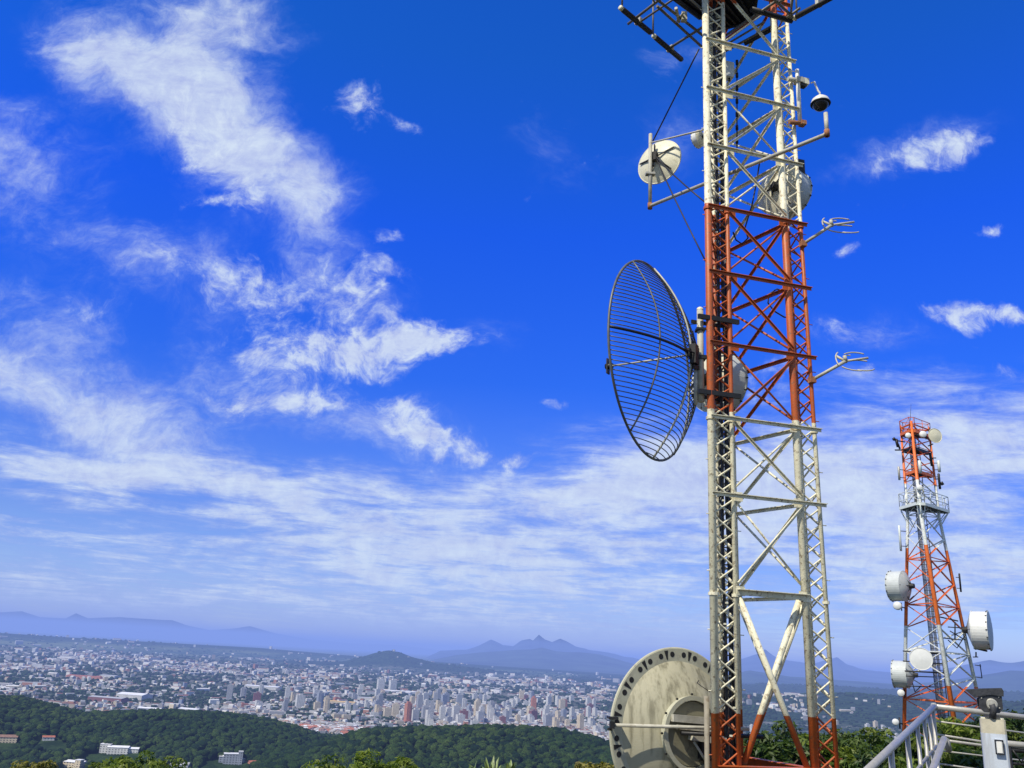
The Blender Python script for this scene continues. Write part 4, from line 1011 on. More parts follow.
# ------------------------------------------------------------------ big grid dish
GA = az(-57); GV = P(690, 355, 12.85); GR = 1.63; GD = .64
gx = V3(GA[1], -GA[0], 0); gz = V3(0, 0, 1)
def gp(s, t_): return GV + gx * t_ + gz * s + GA * GD * (s * s + t_ * t_) / GR ** 2
gd = thing('grid_dish', 'huge oval wire grid dish antenna on the left side of the mast', 'grid dish antenna', GV)
mb = MB(); n = 47
for i in range(n):
    s_ = -GR + (i + .5) * 2 * GR / n; h_ = math.sqrt(GR * GR - s_ * s_); mb.path([gp(s_, q) for q in np.linspace(-h_, h_, 15)], .0088, 5)
o = build('grid_wire', mb, grid_m, gd); o['kind'] = 'stuff'
build('rim', MB().path([gp(GR * math.sin(q), GR * math.cos(q)) for q in np.linspace(0, 2 * math.pi, 73)], .021, 8), grid_m, gd)
for tt, rr, m_ in ((-.52, .014, grid_m), (0.0, .017, grid_l), (.52, .017, grid_m), (.80, .012, grid_m)):
    h_ = math.sqrt(GR ** 2 - (tt * GR) ** 2) ; build('rib', MB().path([gp(q, tt * GR) + GA * -.02 for q in np.linspace(-h_, h_, 25)], rr, 6), m_, gd)
build('rib', MB().path([gp(0, q) - GA * .02 for q in np.linspace(-GR, GR, 25)], .022, 6), darks, gd)
build('feed_boom', MB().tube(GV, GV + GA * 1.42 + V3(0, 0, 0), .016), grid_l, gd)
build('feed', MB().lathe(GV + GA * 1.36, GA, [(0, 0), (0, .05), (.12, .05), (.12, 0)], 10).box(GV + GA * 1.44, GA * .012, gx * .05, gz * .13), darks, gd)
hb = MB(); hb.box(GV - GA * .07, GA * .05, gx * .07, gz * .16); hb.box(GV - GA * .03, GA * .02, gx * .16, gz * .07)
pp = P(700, 352, 12.98)
for dz_ in (.12, -.20): hb.bar(GV - GA * .05 + gz * dz_, V3(pp[0], pp[1], GV[2] + dz_ * .9), .06, .06)
for (s1, t1) in ((.6, 0), (-.6, 0), (0, .62), (0, -.62), (.42, .42), (-.42, .42)): hb.tube(GV - GA * .12, gp(s1 * GR, t1 * GR) - GA * .02, .012, n=5)
build('hub', hb, darks, gd)
# its mounting pipe
mp = thing('dish_mount', 'grey vertical mounting pipe between the grid dish and the left leg', 'mounting pipe', P(700, 395, 12.95))
ptop, pbot = V3(*P(700, 310, 12.95)), P(703, 402, 12.95); pbot = V3(ptop[0], ptop[1], pbot[2])
build('pipe', MB().tube(pbot, ptop, .052, n=14), galv_w, mp); build('cap', MB().lathe(ptop, (0, 0, 1), [(0, .055), (.03, .05), (.05, .02), (.05, 0)], 12), cream, mp)
build('pipe', MB().tube(pbot - LR * .09 + V3(0, 0, -.05), V3(pbot[0], pbot[1], pbot[2] + .52) - LR * .09, .028, n=10), galv_w, mp)
for py_ in (316, 391):
    a = P(697, py_, 12.82); a = V3(ptop[0] - .06, ptop[1] - .13, a[2]); build('bracket', MB().bar(a, a + LR * .72, .05, .075), darks, mp); build('bracket', MB().bar(a + LRn * .25, a + LR * .72 + LRn * .25, .03, .06), darks, mp)
build('clamp', MB().box(V3(ptop[0], ptop[1], P(700, 358, 12.95)[2]), (.08, 0, 0), (0, .08, 0), (0, 0, .03)), darks, mp); build('clamp', MB().box(V3(ptop[0], ptop[1], P(700, 330, 12.95)[2]), (.075, 0, 0), (0, .08, 0), (0, 0, .02)), darks, mp)
o = build('guy_wire', MB().tube(P(678, 325, 12.9), P(698, 324, 12.9), .006, n=5), darks, org=P(678, 325, 12.9)); tag(o, 'thin wire between the grid dish and its mounting pipe', 'wire')

# ------------------------------------------------------------------ weathered solid dish at the foot
SA = az(-26) ; SV = P(694, 734, 13.75); SR = 1.21; SDp = .50
sx = V3(SA[1], -SA[0], 0); sz = V3(0, 0, 1)
sd_ = thing('weathered_dish', 'large weathered grey solid dish with a holed rim behind the foot of the mast', 'dish antenna', SV)
ri = .86
mb = MB(); prof = [(.16, .001), (.16, SR * .20)] if False else []
mb.lathe(SV, SA, [(SDp * (ri * k / 14) ** 2 + .02, max(SR * ri * k / 14, .001)) for k in range(4, 15)], 72)
mb.lathe(SV, SA, [(SDp * (ri * k / 14) ** 2 + .06, max(SR * ri * k / 14, .001)) for k in range(0, 15)], 72)
build('reflector', mb, shell_m, sd_)
# flat flange ring just behind the mouth, standing out from the shell
zf = SDp * ri ** 2 + .03
fl = MB(); fl.lathe(SV, SA, [(zf + .08, SR * ri * .985), (zf - .02, SR * ri * .985), (zf - .02, SR * 1.0), (zf + .05, SR * 1.0)], 96, smooth=False)
build('rim', fl, ring_m, sd_)
build('rim_edge', MB().ring(SV + SA * (zf + .01), SA, SR * 1.0, .024, 96), ring_m, sd_)
for k in range(32):
    hl = MB(); gu = MB()
    an = 2 * math.pi * (k + .5) / 32; e = sx * math.cos(an) + sz * math.sin(an); hl.lathe(SV + SA * (zf - .0225) + e * SR * .93, SA, [(0, .001), (0, .043)], 14, smooth=False); build('rim_hole', hl, black, sd_)
    if k % 2 == 0:
        an += math.pi / 32; e = sx * math.cos(an) + sz * math.sin(an); tt_ = -sx * math.sin(an) + sz * math.cos(an); g0 = SV + SA * (zf - .0235)
        gu.add([g0 + e * SR * .985 - tt_ * .036, g0 + e * SR * .985 + tt_ * .036, g0 + e * SR * .872 + tt_ * .010, g0 + e * SR * .872 - tt_ * .010], [(0, 1, 2, 3)]); build('rim_slot', gu, black, sd_)

cr_ = MB(); zc0 = .03; cr_.lathe(SV, SA, [(.12, SR * .43), (zc0, SR * .43), (zc0 - .01, SR * .445), (zc0 - .03, SR * .445), (zc0 - .03, SR * .39), (.2, SR * .38)], 56, smooth=False)
hub = build('collar', cr_, ring_m, sd_)
nb = MB()
for k in range(12):
    an = k * math.pi / 6; e = sx * math.cos(an) + sz * math.sin(an); nb.tube(SV + SA * zc0 + e * SR * .46, SV + SA * (zc0 + .02) + e * SR * .46, .018, n=6)
build('bolt', nb, darks, hub)
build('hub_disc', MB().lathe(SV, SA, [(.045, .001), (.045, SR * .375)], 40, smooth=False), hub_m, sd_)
hm = MB(); hm.bar(SV - SA * .02 - sx * .42 + sz * .22, SV - SA * .02 + sx * .42 + sz * .18, .09, .10); hm.bar(SV - SA * .06 - sx * .36 + sz * .10, SV - SA * .06 + sx * .40 + sz * .06, .05, .06)
hm.bar(SV - SA * .05 - sx * .1 - sz * .02, SV - SA * .05 + sx * .5 - sz * .08, .12, .12)
hm.tube(SV - SA * .06 - sx * .05 - sz * .1, SV - SA * .10 + sx * .22 - sz * .46, .02)
build('hub_frame', hm, galv_w, sd_)
dm = MB(); dm.box(SV - SA * .0 + sx * .30 - sz * .20, SA * .06, sx * .2, sz * .16); build('gearbox', dm, darks, sd_)
# struts and pipes that hold it
ds = thing('dish_support', 'long horizontal grey pipe across the back of the weathered dish', 'support pipe', P(700, 728, 13.4))
a, b = P(612, 725, 13.35), P(749, 729, 13.62)
build('pipe', MB().tube(a, b, .026, n=10), galv_w, ds)
build('clamp', MB().box(a + V3(.0, .0, 0), (.035, 0, 0), (0, .05, 0), (0, 0, .045)).tube(a + V3(-.05, 0, -.06), a + V3(.06, .35, -.08), .02).box(a + V3(.03, .2, .09), (.07, 0, 0), (0, .15, 0), (0, 0, .015)), darks, ds)
build('pipe', MB().tube(P(681, 733, 13.5), P(763, 737, 13.7), .03), darks, ds)
vp = P(706.5, 696, 13.35); o = build('support_post', MB().tube(V3(vp[0], vp[1], GZ), vp, .04, n=12), post_w, org=(vp[0], vp[1], GZ)); tag(o, 'weathered upright post between the solid dish and the left leg', 'post')
wr = MB(); wr.tube(P(697, 683, 13.5), P(710, 692, 13.4), .006, n=5).tube(P(697, 683, 13.5), P(699, 680, 13.5), .006, n=5); o = build('lifting_lug', wr, darks, org=P(697, 683, 13.5)); tag(o, 'thin bent wire on the upper right of the weathered dish', 'wire')
# mast base equipment: orange channel frame behind the leg
# ------------------------------------------------------------------ second, farther mast
Y2 = 78.0
def at2(px_, py_, Y=Y2): return P(px_, py_, Y)
n0, n1, n2, n3, n4 = at2(911, 421, Y2 - 1.1), at2(917, 480, Y2 - 1.2), at2(926, 545, Y2 - 1.8), at2(941, 640, Y2 - 2.8), at2(955, 725, Y2 - 3.8)
l0, l1, l2, l3, l4 = at2(901, 430, Y2 + .6), at2(905, 480, Y2 + .6), at2(907, 545, Y2 + .9), at2(906, 640, Y2 + 1.3), at2(904, 725, Y2 + 1.8)
r0, r1, r2, r3, r4 = at2(929, 430, Y2 + .7), at2(934, 480, Y2 + .7), at2(945, 545, Y2 + 1.0), at2(966, 640, Y2 + 1.5), at2(984, 725, Y2 + 2.0)
zs2 = [n1[2], n2[2], n3[2]]
gz2 = hgt(n4[0], n4[1]) - .4
def legline(ps):
    zsx = np.array([p[2] for p in ps])[::-1]; xs = np.array([p[0] for p in ps])[::-1]; ys = np.array([p[1] for p in ps])[::-1]
    # one bend only, at the platform: straight lower part, straight upper part
    zb2 = (ps[1][2] + ps[2][2]) / 2
    lo = zsx <= zb2 + 2.5; 
    fx = np.polyfit(zsx[lo], xs[lo], 1); fy = np.polyfit(zsx[lo], ys[lo], 1); bx2, by2 = np.polyval(fx, zb2), np.polyval(fy, zb2)
    def f(z):
        if z <= zb2: return V3(np.polyval(fx, z), np.polyval(fy, z), z)
        t_ = (z - zb2) / (ps[0][2] - zb2); return V3(bx2 + (ps[0][0] - bx2) * t_, by2 + (ps[0][1] - by2) * t_, z)
    return f, zb2
fN, zbend = legline([n0, n1, n2, n3, n4]); fL, _ = legline([l0, l1, l2, l3, l4]); fR, _ = legline([r0, r1, r2, r3, r4]); _zb = zbend
bnd2 = [float(P(928, 545, Y2 - 1.8)[2]), float(P(917, 480, Y2 - 1.2)[2]), float(P(942, 625, Y2 - 2.8)[2]), float(P(950, 686, Y2 - 3.4)[2])]
paint2 = banded('far_mast_paint', sorted(bnd2), 1, (.80, .17, .025), (.80, .84, .80))
m2 = thing('lattice_mast', 'farther red and white lattice mast with drum antennas at the right', 'communication mast', (n4[0], n4[1], gz2))
ztop2 = float(n0[2])
F3 = [fN, fL, fR]
mzs = [gz2] + list(np.linspace(gz2, zbend, 12)[1:]) + list(np.linspace(zbend, ztop2 - .3, 9)[1:])
for k, f_ in enumerate(F3):
    rr = (.21, .17, .17)[k]
    lg = build('leg', MB().path([f_(gz2), f_(zbend), f_(ztop2)], [rr, rr * .8, rr * .5], 10), paint2, m2)
for i in range(len(mzs) - 1):
    za, zb_2 = mzs[i], mzs[i + 1]
    for (a, b) in ((0, 1), (0, 2), (1, 2)):
        w = .085 if zb_2 < zbend else .06
        build('brace', MB().angle(F3[a](za), F3[b](zb_2), w, .03), paint2, m2); 
        if i % 2 == 0 or zb_2 > zbend or True: build('brace', MB().angle(F3[b](za), F3[a](zb_2), w, .03), paint2, m2) if (a, b) != (1, 2) else None
        if i % 2 == 0: build('crossbar', MB().angle(F3[a](zb_2), F3[b](zb_2), w, .03), paint2, m2)
# dark ladder and cable column inside
def cen2(z): return (fN(z) * .40 + fL(z) * .36 + fR(z) * .24)
lb = MB()
for q in range(6):
    ox = -.30 + q * .11; lb.path([cen2(z) + V3(ox, .03 * (q % 3), 0) for z in np.linspace(gz2, ztop2 - .8, 20)], .035, 6)
build('cable_column', lb, rigm, m2)
lb = MB()
for s_ in (-.45, .45): lb.path([cen2(z) + V3(s_, -.12, 0) for z in np.linspace(gz2, ztop2 - .5, 20)], .035, 6)
z = gz2
while z < ztop2 - .8: lb.bar(cen2(z) + V3(-.45, -.12, 0), cen2(z) + V3(.45, -.12, 0), .04, .04); z += .45
build('ladder', lb, darks, m2)
# work platform with railing
def plat(zp, ext, floor_m, rail_m, rail=1.1, label_=None, brk=True, rails=True):
    c_ = cen2(zp); tri = [c_ + (F3[k](zp) - c_) * ext for k in range(3)]
    # cut corners so it reads as a deck round the legs
    pts = []
    for k in (0, 2, 1):
        a = tri[k]; pts += [lerp(a, tri[(k + 2) % 3] if k != 0 else tri[1], .14), lerp(a, tri[(k + 1) % 3] if k != 0 else tri[2], .14)]
    ang = [math.atan2(p[1] - c_[1], p[0] - c_[0]) for p in pts]; pts = [p for _, p in sorted(zip(ang, pts), key=lambda t: t[0])]
    n = len(pts); mb = MB(); mb.add(pts + [p + V3(0, 0, .12) for p in pts], [tuple(range(n - 1, -1, -1)), tuple(range(n, 2 * n))] + [(k, (k + 1) % n, n + (k + 1) % n, n + k) for k in range(n)])
    d_ = build('deck', mb, floor_m, m2)
    mb = MB()
    for k in range(n):
        a, b = pts[k], pts[(k + 1) % n]; mb.bar(a, b, .10, .26)
    build('deck_edge', mb, rail_m, d_)
    if rails:
        mb = MB()
        for k in range(n):
            a, b = pts[k], pts[(k + 1) % n]
            for hh in (.5 * rail, rail): mb.bar(a + V3(0, 0, hh), b + V3(0, 0, hh), .05, .05)
            m_ = max(1, int(np.linalg.norm(b - a) / 1.0))
            for q in range(m_ + 1): p_ = lerp(a, b, q / m_); mb.tube(p_, p_ + V3(0, 0, rail), .03, n=5)
            mb.tube(a, b + V3(0, 0, rail), .02, n=5)
        build('railing', mb, rail_m, m2)
    if brk:
        mb = MB()
        for k in range(3): build('deck_bracket', MB().tube(F3[k](zp - 1.4), lerp(c_, tri[k], .85), .05, n=6), rail_m, m2)
        for p_ in pts: build('deck_bracket', MB().tube(p_, lerp(p_, cen2(zp - 1.6), .55) + V3(0, 0, -.9), .04, n=6), rail_m, m2)
white2 = pmat('far_white_paint', (.66, .72, .70), .5, 0, .1, 1); orange2 = pmat('far_orange_paint', (.66, .15, .03), .5, 0, .15, 1)
zpl = float(P(924, 508, Y2)[2]); plat(zpl, 1.9, darks, white2, 1.35)
plat(float(P(917, 474, Y2)[2]), 1.05, darks, orange2, 1.0, brk=False, rails=False)
plat(float(P(913, 434, Y2)[2]), 1.25, darks, orange2, 1.3, brk=False)
plat(float(P(915, 451, Y2)[2]), 1.0, darks, darks, 1.0, brk=False, rails=False)
wr_ = MB().tube(fL(ztop2) + V3(.9, 0, 0), P(911, 404, Y2), .03, .01, n=5); build('lightning_rod', wr_, darks, m2)
for k in range(3):
    build('footing', MB().box(F3[k](gz2) + V3(0, 0, -.1), (.7, 0, 0), (0, .7, 0), (0, 0, .5)), concrete, m2)

def az_of(a): return az(a)
drum('large pale drum antenna left of the farther mast, upper of the two there', P(910, 586, Y2 - .5), az(-44), 1.30, .45, 1.15, radome, radome, clampm=radome)
drum('pale drum antenna left of the farther mast, lower of the two there', P(914, 675, Y2 - .5), az(-56), 1.12, .45, 1.15, radome, radome, clampm=radome)
drum('large white drum antenna on the right leg of the farther mast', P(968, 630, Y2 + .5), az(126), 1.62, .4, 1.25, radome, radome, clampm=radome_w)
t = dish('flat_dish', 'round white dish facing the viewer between the legs of the farther mast', 'dish antenna', P(921, 659, Y2 - 3.0), az(205), .88, .22, radome_w)
build('face', MB().lathe(P(921, 659, Y2 - 3.0), az(205), [(.22, .87), (.27, .6), (.30, .001)], 36), radome_w, t); build('hub', MB().tube(P(921, 659, Y2 - 3.0) - az(205) * .5, P(921, 659, Y2 - 3.0), .12), darks, t)
t = dish('small_top_dish', 'cream dish near the top right of the farther mast', 'dish antenna', P(934, 436, Y2 - .3), az(172), .68, .16, cream)
build('face', MB().lathe(P(934, 436, Y2 - .3), az(172), [(.16, .66), (.22, .4), (.24, .001)], 30), cream, t)
def small_round(label, px_, py_, Yq, R_, A__, tox, toy):
    c_ = P(px_, py_, Yq); t = thing('small_drum_antenna', label, 'microwave antenna', c_)
    build('radome', MB().lathe(c_, A__, [(0, .001), (0, R_ * .6), (R_ * .3, R_), (R_ * .9, R_), (R_ * 1.1, R_ * .8), (R_ * 1.15, .001)], 24), radome_w, t)
    build('mount', MB().tube(c_, P(tox, toy, Yq), .05, n=6).tube(c_ + V3(.3, 0, -.4), c_ + V3(.3, 0, .3), .05, n=6), darks, t)
small_round('tiny white dish under the upper left drum of the farther mast', 898, 606, Y2, .36, az(215), 905, 608)
small_round('tiny white dish below the lower left drum of the farther mast', 901, 693, Y2, .30, az(205), 906, 694)
small_round('tiny white round dish left of centre at the head of the farther mast', 908, 436, Y2 - 1, .26, az(200), 911, 436)
small_round('small white round dish between the legs at the head of the farther mast', 922.5, 435, Y2 - 1, .32, az(195), 917, 435)
small_round('tiny round dish just above the railed platform of the farther mast', 919, 488, Y2 - 1.5, .26, az(190), 921, 489)
small_round('white ball shaped dish low beside the farther mast, left of the handrail', 895, 722, 60, .21, az(190), 903, 724)
def panel(label, px_, py0, py1, Yq, r_, m, tox, grp=None):
    a, b = P(px_, py1, Yq), P(px_, py0, Yq); b = V3(a[0], a[1], b[2]); t = thing('panel_antenna', label, 'antenna', a, grp)
    build('body', MB().lathe(a, (0, 0, 1), [(0, 0), (0, r_), (b[2] - a[2], r_), (b[2] - a[2] + .05, r_ * .5), (b[2] - a[2] + .05, 0)], 10), m, t)
    c_ = lerp(a, b, .2); d_ = lerp(a, b, .8); e_ = V3(P(tox, py0, Yq)[0], a[1] + .1, 0)
    build('bracket', MB().tube(c_, V3(e_[0], e_[1], c_[2]), .035, n=6).tube(d_, V3(e_[0], e_[1], d_[2]), .035, n=6), darks, t)
panel('slim white panel antenna right of the head of the farther mast', 939.5, 461, 472, Y2, .13, white2, 934)
panel('white panel antenna on the front leg at the lower end of the upper orange section', 920.5, 461, 473, Y2 - 1.6, .14, white2, 919)
panel('slim white pole antenna left of the farther mast below its platform', 901, 526, 551, Y2, .10, white2, 906)
panel('grey panel antenna left of the upper orange section of the farther mast', 899.5, 467, 480, Y2, .10, galv, 905)
panel('dark equipment antenna right of the farther mast above the platform', 940, 474, 489, Y2, .11, darks, 934)
panel('dark narrow panel antenna on the right leg of the farther mast above the right drum', 961, 574, 592, Y2 + 1, .08, darks, 956)
def bits(label, pts_, Yq):
    mb = MB()
    for (a, b, r_) in pts_: mb.tube(P(*a, Yq), P(*b, Yq), r_, n=6)
    o = build('mounting_frame', mb, darks, org=P(*pts_[0][0], Yq)); tag(o, label, 'mounting frame')
bits('dark arm with small equipment at the upper left of the farther mast', [((893, 440), (905, 442), .06), ((896, 439), (898, 447), .13), ((898, 444), (900, 449), .09), ((895, 450), (906, 450), .07), ((893, 438), (895, 440), .14)], Y2)
bits('dark bracket with small boxes right of the farther mast at the orange white joint', [((936, 458), (930, 458), .05), ((930, 453), (932, 466), .12), ((928, 446), (933, 444), .06), ((941, 482), (943, 485), .14), ((939, 479), (934, 479), .05)], Y2)
bits('dark pipe frame on the right leg of the farther mast beside the right drum', [((948, 627), (962, 628), .05), ((950, 631), (965, 640), .05), ((955, 622), (955, 640), .06), ((940, 617), (958, 621), .06), ((943, 638), (962, 640), .05)], Y2 - 1)
bits('short dark bracket below the large right drum of the farther mast', [((974, 648), (987, 651), .09), ((976, 652), (976, 657), .06), ((973, 657), (978, 657), .05)], Y2)
bits('thin bracket on the right leg of the farther mast below the drum', [((975, 665), (981, 666), .04), ((980, 664), (982, 678), .04), ((976, 677), (982, 678), .04)], Y2 + 2)
# stray collars of the lower left drum mounts
bits('dark horizontal mounting rails across the farther mast at the white section', [((903, 651), (947, 654), .06), ((903, 661), (944, 664), .06), ((905, 671), (946, 673), .07), ((906, 676), (934, 677), .05), ((906, 686), (934, 687), .05)], Y2 - 1.5)

# ------------------------------------------------------------------ near trees and plants
def leafmat(name, c, c2, trans=.25):
    m = bpy.data.materials.new(name); m.use_nodes = True; t = m.node_tree; N = NT(t); b = t.nodes['Principled BSDF']
    a = N.new('ShaderNodeAttribute', attribute_name='tint').outputs['Fac']
    pos = N.new('ShaderNodeNewGeometry').outputs['Position']
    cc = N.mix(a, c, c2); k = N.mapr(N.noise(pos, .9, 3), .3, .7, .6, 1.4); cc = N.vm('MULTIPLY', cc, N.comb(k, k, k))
    t.links.new(cc, b.inputs['Base Color']); b.inputs['Roughness'].default_value = .5; b.inputs['Specular IOR Level'].default_value = .35
    tr = N.new('ShaderNodeBsdfTranslucent'); N.put(tr.inputs[0], N.vm('MULTIPLY', cc, (1.3, 1.5, .5)))
    mx = N.new('ShaderNodeMixShader'); mx.inputs[0].default_value = trans; t.links.new(b.outputs[0], mx.inputs[1]); t.links.new(tr.outputs[0], mx.inputs[2])
    t.links.new(mx.outputs[0], t.nodes['Material Output'].inputs[0]); return m
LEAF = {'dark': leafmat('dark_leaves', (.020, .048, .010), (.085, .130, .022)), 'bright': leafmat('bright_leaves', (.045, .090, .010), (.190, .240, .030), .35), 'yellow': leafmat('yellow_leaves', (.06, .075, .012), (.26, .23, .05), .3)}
bark = pmat('bark', (.12, .09, .06), .9, 0, .3, 6, .6)
def leaf_cloud(centres, rads, per, size, seed, flat=.75):
    g = np.random.default_rng(seed); V = []; T = []
    n = len(centres) * per
    c = np.repeat(centres, per, 0); r_ = np.repeat(rads, per)
    d = g.normal(size=(n, 3)); d /= np.linalg.norm(d, axis=1)[:, None]
    p = c + d * (r_ * g.uniform(.35, 1.0, n) ** .5)[:, None] * np.array([1, 1, flat])
    nrm = d + g.normal(size=(n, 3)) * .7 + np.array([0, 0, .6]); nrm /= np.linalg.norm(nrm, axis=1)[:, None]
    tng = np.cross(nrm, g.normal(size=(n, 3))); tng /= np.linalg.norm(tng, axis=1)[:, None]; bi = np.cross(nrm, tng)
    L = size * g.uniform(.6, 1.3, n)[:, None]; Wd_ = L * .34
    v = np.stack([p - tng * L, p + bi * Wd_ + nrm * L * .1, p + tng * L - nrm * L * .15, p - bi * Wd_ + nrm * L * .1], 1).reshape(-1, 3)
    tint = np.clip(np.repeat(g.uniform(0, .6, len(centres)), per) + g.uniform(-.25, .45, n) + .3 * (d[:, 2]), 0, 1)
    return v, np.repeat(tint, 4)
def leaf_mesh(name, v, tint, mat, org):
    n = len(v); me = bpy.data.meshes.new(name); me.vertices.add(n); me.vertices.foreach_set('co', (v - org).astype(np.float32).ravel())
    me.loops.add(n); me.loops.foreach_set('vertex_index', np.arange(n, dtype=np.int32)); me.polygons.add(n // 4); me.polygons.foreach_set('loop_start', np.arange(0, n, 4, dtype=np.int32))
    me.update(calc_edges=True); at = me.attributes.new('tint', 'FLOAT', 'POINT'); at.data.foreach_set('value', tint.astype(np.float32)); me.materials.append(mat); return me
def tree(px_, py_, Y, rx, hz, kind, label, seed, name='tree', size=.10, ncl=70, per=90):
    top = P(px_, py_, Y); gx_, gy_ = top[0], top[1]; g0 = hgt(gx_, gy_); g = np.random.default_rng(seed)
    t = thing(name, label, 'tree', (gx_, gy_, g0)); cz = top[2] - hz; H = top[2] - g0
    cs = []; rs = []
    while len(cs) < ncl:
        q = g.uniform(-1, 1, 3)
        l_ = np.linalg.norm(q)
        if l_ > 1 or l_ < .35: continue
        if tnoise(np.array([q[0] * 3 + seed]), np.array([q[1] * 3 + q[2] * 2.3]), 1.0, seed, 2)[0] < .36: continue
        cs.append([gx_ + q[0] * rx, gy_ + q[1] * rx, cz + q[2] * hz * .92]); rs.append(rx * g.uniform(.13, .26))
    cs = np.array(cs); rs = np.array(rs)
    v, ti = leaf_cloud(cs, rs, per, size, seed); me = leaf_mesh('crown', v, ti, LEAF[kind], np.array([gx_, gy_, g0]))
    o = bpy.data.objects.new('crown', me); col.objects.link(o); o.parent = t
    r0_ = .05 * H ** .8 + .05; pts = [V3(gx_, gy_, g0 - .3), V3(gx_ + .1, gy_, g0 + max(.3, H * .25)), V3(gx_ - .05, gy_ + .1, cz - hz * .3), V3(gx_, gy_, cz + hz * .4)]
    build('trunk', MB().path(pts, [r0_, r0_ * .8, r0_ * .55, r0_ * .15], 8), bark, t)
    for k in range(9):
        q = cs[int(g.integers(len(cs)))]; s0 = lerp(pts[1], pts[2], g.uniform(.2, 1)); build('limb', MB().path([s0, lerp(s0, q, .5) + V3(0, 0, .1), q], [r0_ * .4, r0_ * .25, r0_ * .08], 6), bark, t)
    return t
TR = [ # px, top row, depth, crown radius, half height, kind, label
    (764, 735, 24, 1.25, 1.3, 'dark', 'leafy tree seen through the legs of the near mast, left of centre'),
    (795, 729, 31, 1.6, 1.6, 'dark', 'dark tree seen between the legs of the near mast, behind the crossing tubes'),
    (818, 738, 27, 1.3, 1.5, 'bright', 'brighter green tree just behind the right leg foot of the near mast'),
    (848, 731, 30, 1.5, 1.5, 'dark', 'rounded dark tree immediately right of the near mast'),
    (876, 733, 33, 1.6, 1.6, 'bright', 'mid green tree between the near mast and the handrail'),
    (903, 744, 25, 1.4, 1.4, 'dark', 'low tree behind the balusters of the sloping handrail'),
    (946, 716, 38, 1.7, 2.0, 'dark', 'tall dark tree behind the corner of the handrail at the foot of the farther mast'),
    (972, 719, 34, 1.7, 1.8, 'bright', 'leafy green tree left of the white post'),
    (1003, 716, 36, 1.6, 1.9, 'dark', 'dark tree directly behind the white post'),
    (1026, 708, 33, 1.9, 2.0, 'dark', 'tree cut off by the right edge of the picture'),
    (930, 741, 24, 1.3, 1.5, 'bright', 'light green bush below the corner of the handrail'),
    (985, 742, 22, 1.4, 1.6, 'bright', 'light green bush low behind the steel cables left of the post'),
    (1024, 744, 21, 1.4, 1.6, 'dark', 'dark bush low at the right edge behind the pipe railing'),
    (740, 745, 28, 1.3, 1.5, 'dark', 'dark bush behind the left leg foot of the near mast'),
    (862, 754, 24, 1.2, 1.3, 'dark', 'low shrub at the bottom edge right of the near mast'),
    (38, 763, 46, 1.9, 1.3, 'yellow', 'yellowish treetop at the bottom left corner'),
    (150, 747, 50, 2.3, 2.0, 'bright', 'ragged green treetop rising at the bottom left, tallest there'),
    (120, 757, 52, 1.7, 1.4, 'bright', 'lower green treetop left of the ragged one at the bottom left'),
    (367, 750, 40, 2.3, 1.6, 'bright', 'bright green feathery treetop at the bottom centre left'),
    (400, 758, 42, 1.5, 1.1, 'bright', 'smaller bright treetop right of the feathery one'),
    (596, 755, 30, 1.15, 1.3, 'yellow', 'olive yellow treetop at the left edge of the weathered dish'),
    (622, 764, 28, 1.0, 1.2, 'dark', 'dark bush under the left rim of the weathered dish'),
]
for i, (a, b, c, d, e, k, lb) in enumerate(TR):
    tree(a, b - (4 if a > 700 else 0), c, d * 1.15, e, k, lb, 40 + i, size=.075 + .0014 * c, ncl=84 if c < 39 else 60, per=105, name='shrub' if ('bush' in lb or 'shrub' in lb) else 'tree')
# spiky plant at the bottom centre
def spiky(px_, py_, Y, label, seed, nbl=30, L=1.3):
    top = P(px_, py_, Y); g0 = hgt(top[0], top[1]); g = np.random.default_rng(seed); t = thing('spiky_plant', label, 'plant', (top[0], top[1], g0))
    crown = V3(top[0], top[1], top[2] - L * .95); mid_ = (crown + V3(top[0], top[1], g0)) / 2
    build('stem', MB().path([V3(top[0], top[1], g0 - .2), mid_ + V3(.08, 0, 0), crown], [.12, .10, .08], 8), bark, t)
    for k in range(nbl):
        an = g.uniform(0, 6.283); el = g.uniform(.25, 1.45); ln = L * g.uniform(.7, 1.05); d = V3(math.cos(an) * math.cos(el), math.sin(an) * math.cos(el), math.sin(el)); side = np.cross(d, (0, 0, 1)); side /= np.linalg.norm(side) + 1e-6
        vs = []; m = 7
        for q in range(m):
            s_ = q / (m - 1); c_ = crown + d * ln * s_ + V3(0, 0, -.45 * ln * s_ ** 2.2 * (1.3 - el * .7)); w = .050 * (1 - s_ ** 2.2) * (.6 + 1.2 * min(s_ * 3, 1)) + .002
            vs += [c_ - side * w, c_ + V3(0, 0, -.012), c_ + side * w]
        fs = [(3 * q + j, 3 * q + j + 1, 3 * q + j + 4, 3 * q + j + 3) for q in range(m - 1) for j in (0, 1)]
        build('blade', MB().add(vs, fs, True), BLADE, t)
BLADE = pmat('blade_leaf', (.13, .19, .05), .45, 0, .3, 3, c2=(.28, .30, .10))
spiky(492, 744, 27, 'spiky plant with long upright blades at the bottom centre', 3, 34, 1.35)
spiky(511, 749, 28, 'second spiky plant just right of the taller one at the bottom centre', 5, 20, 1.05)
spiky(472, 755, 26, 'low spiky plant left of the taller one at the bottom centre', 8, 18, .9)

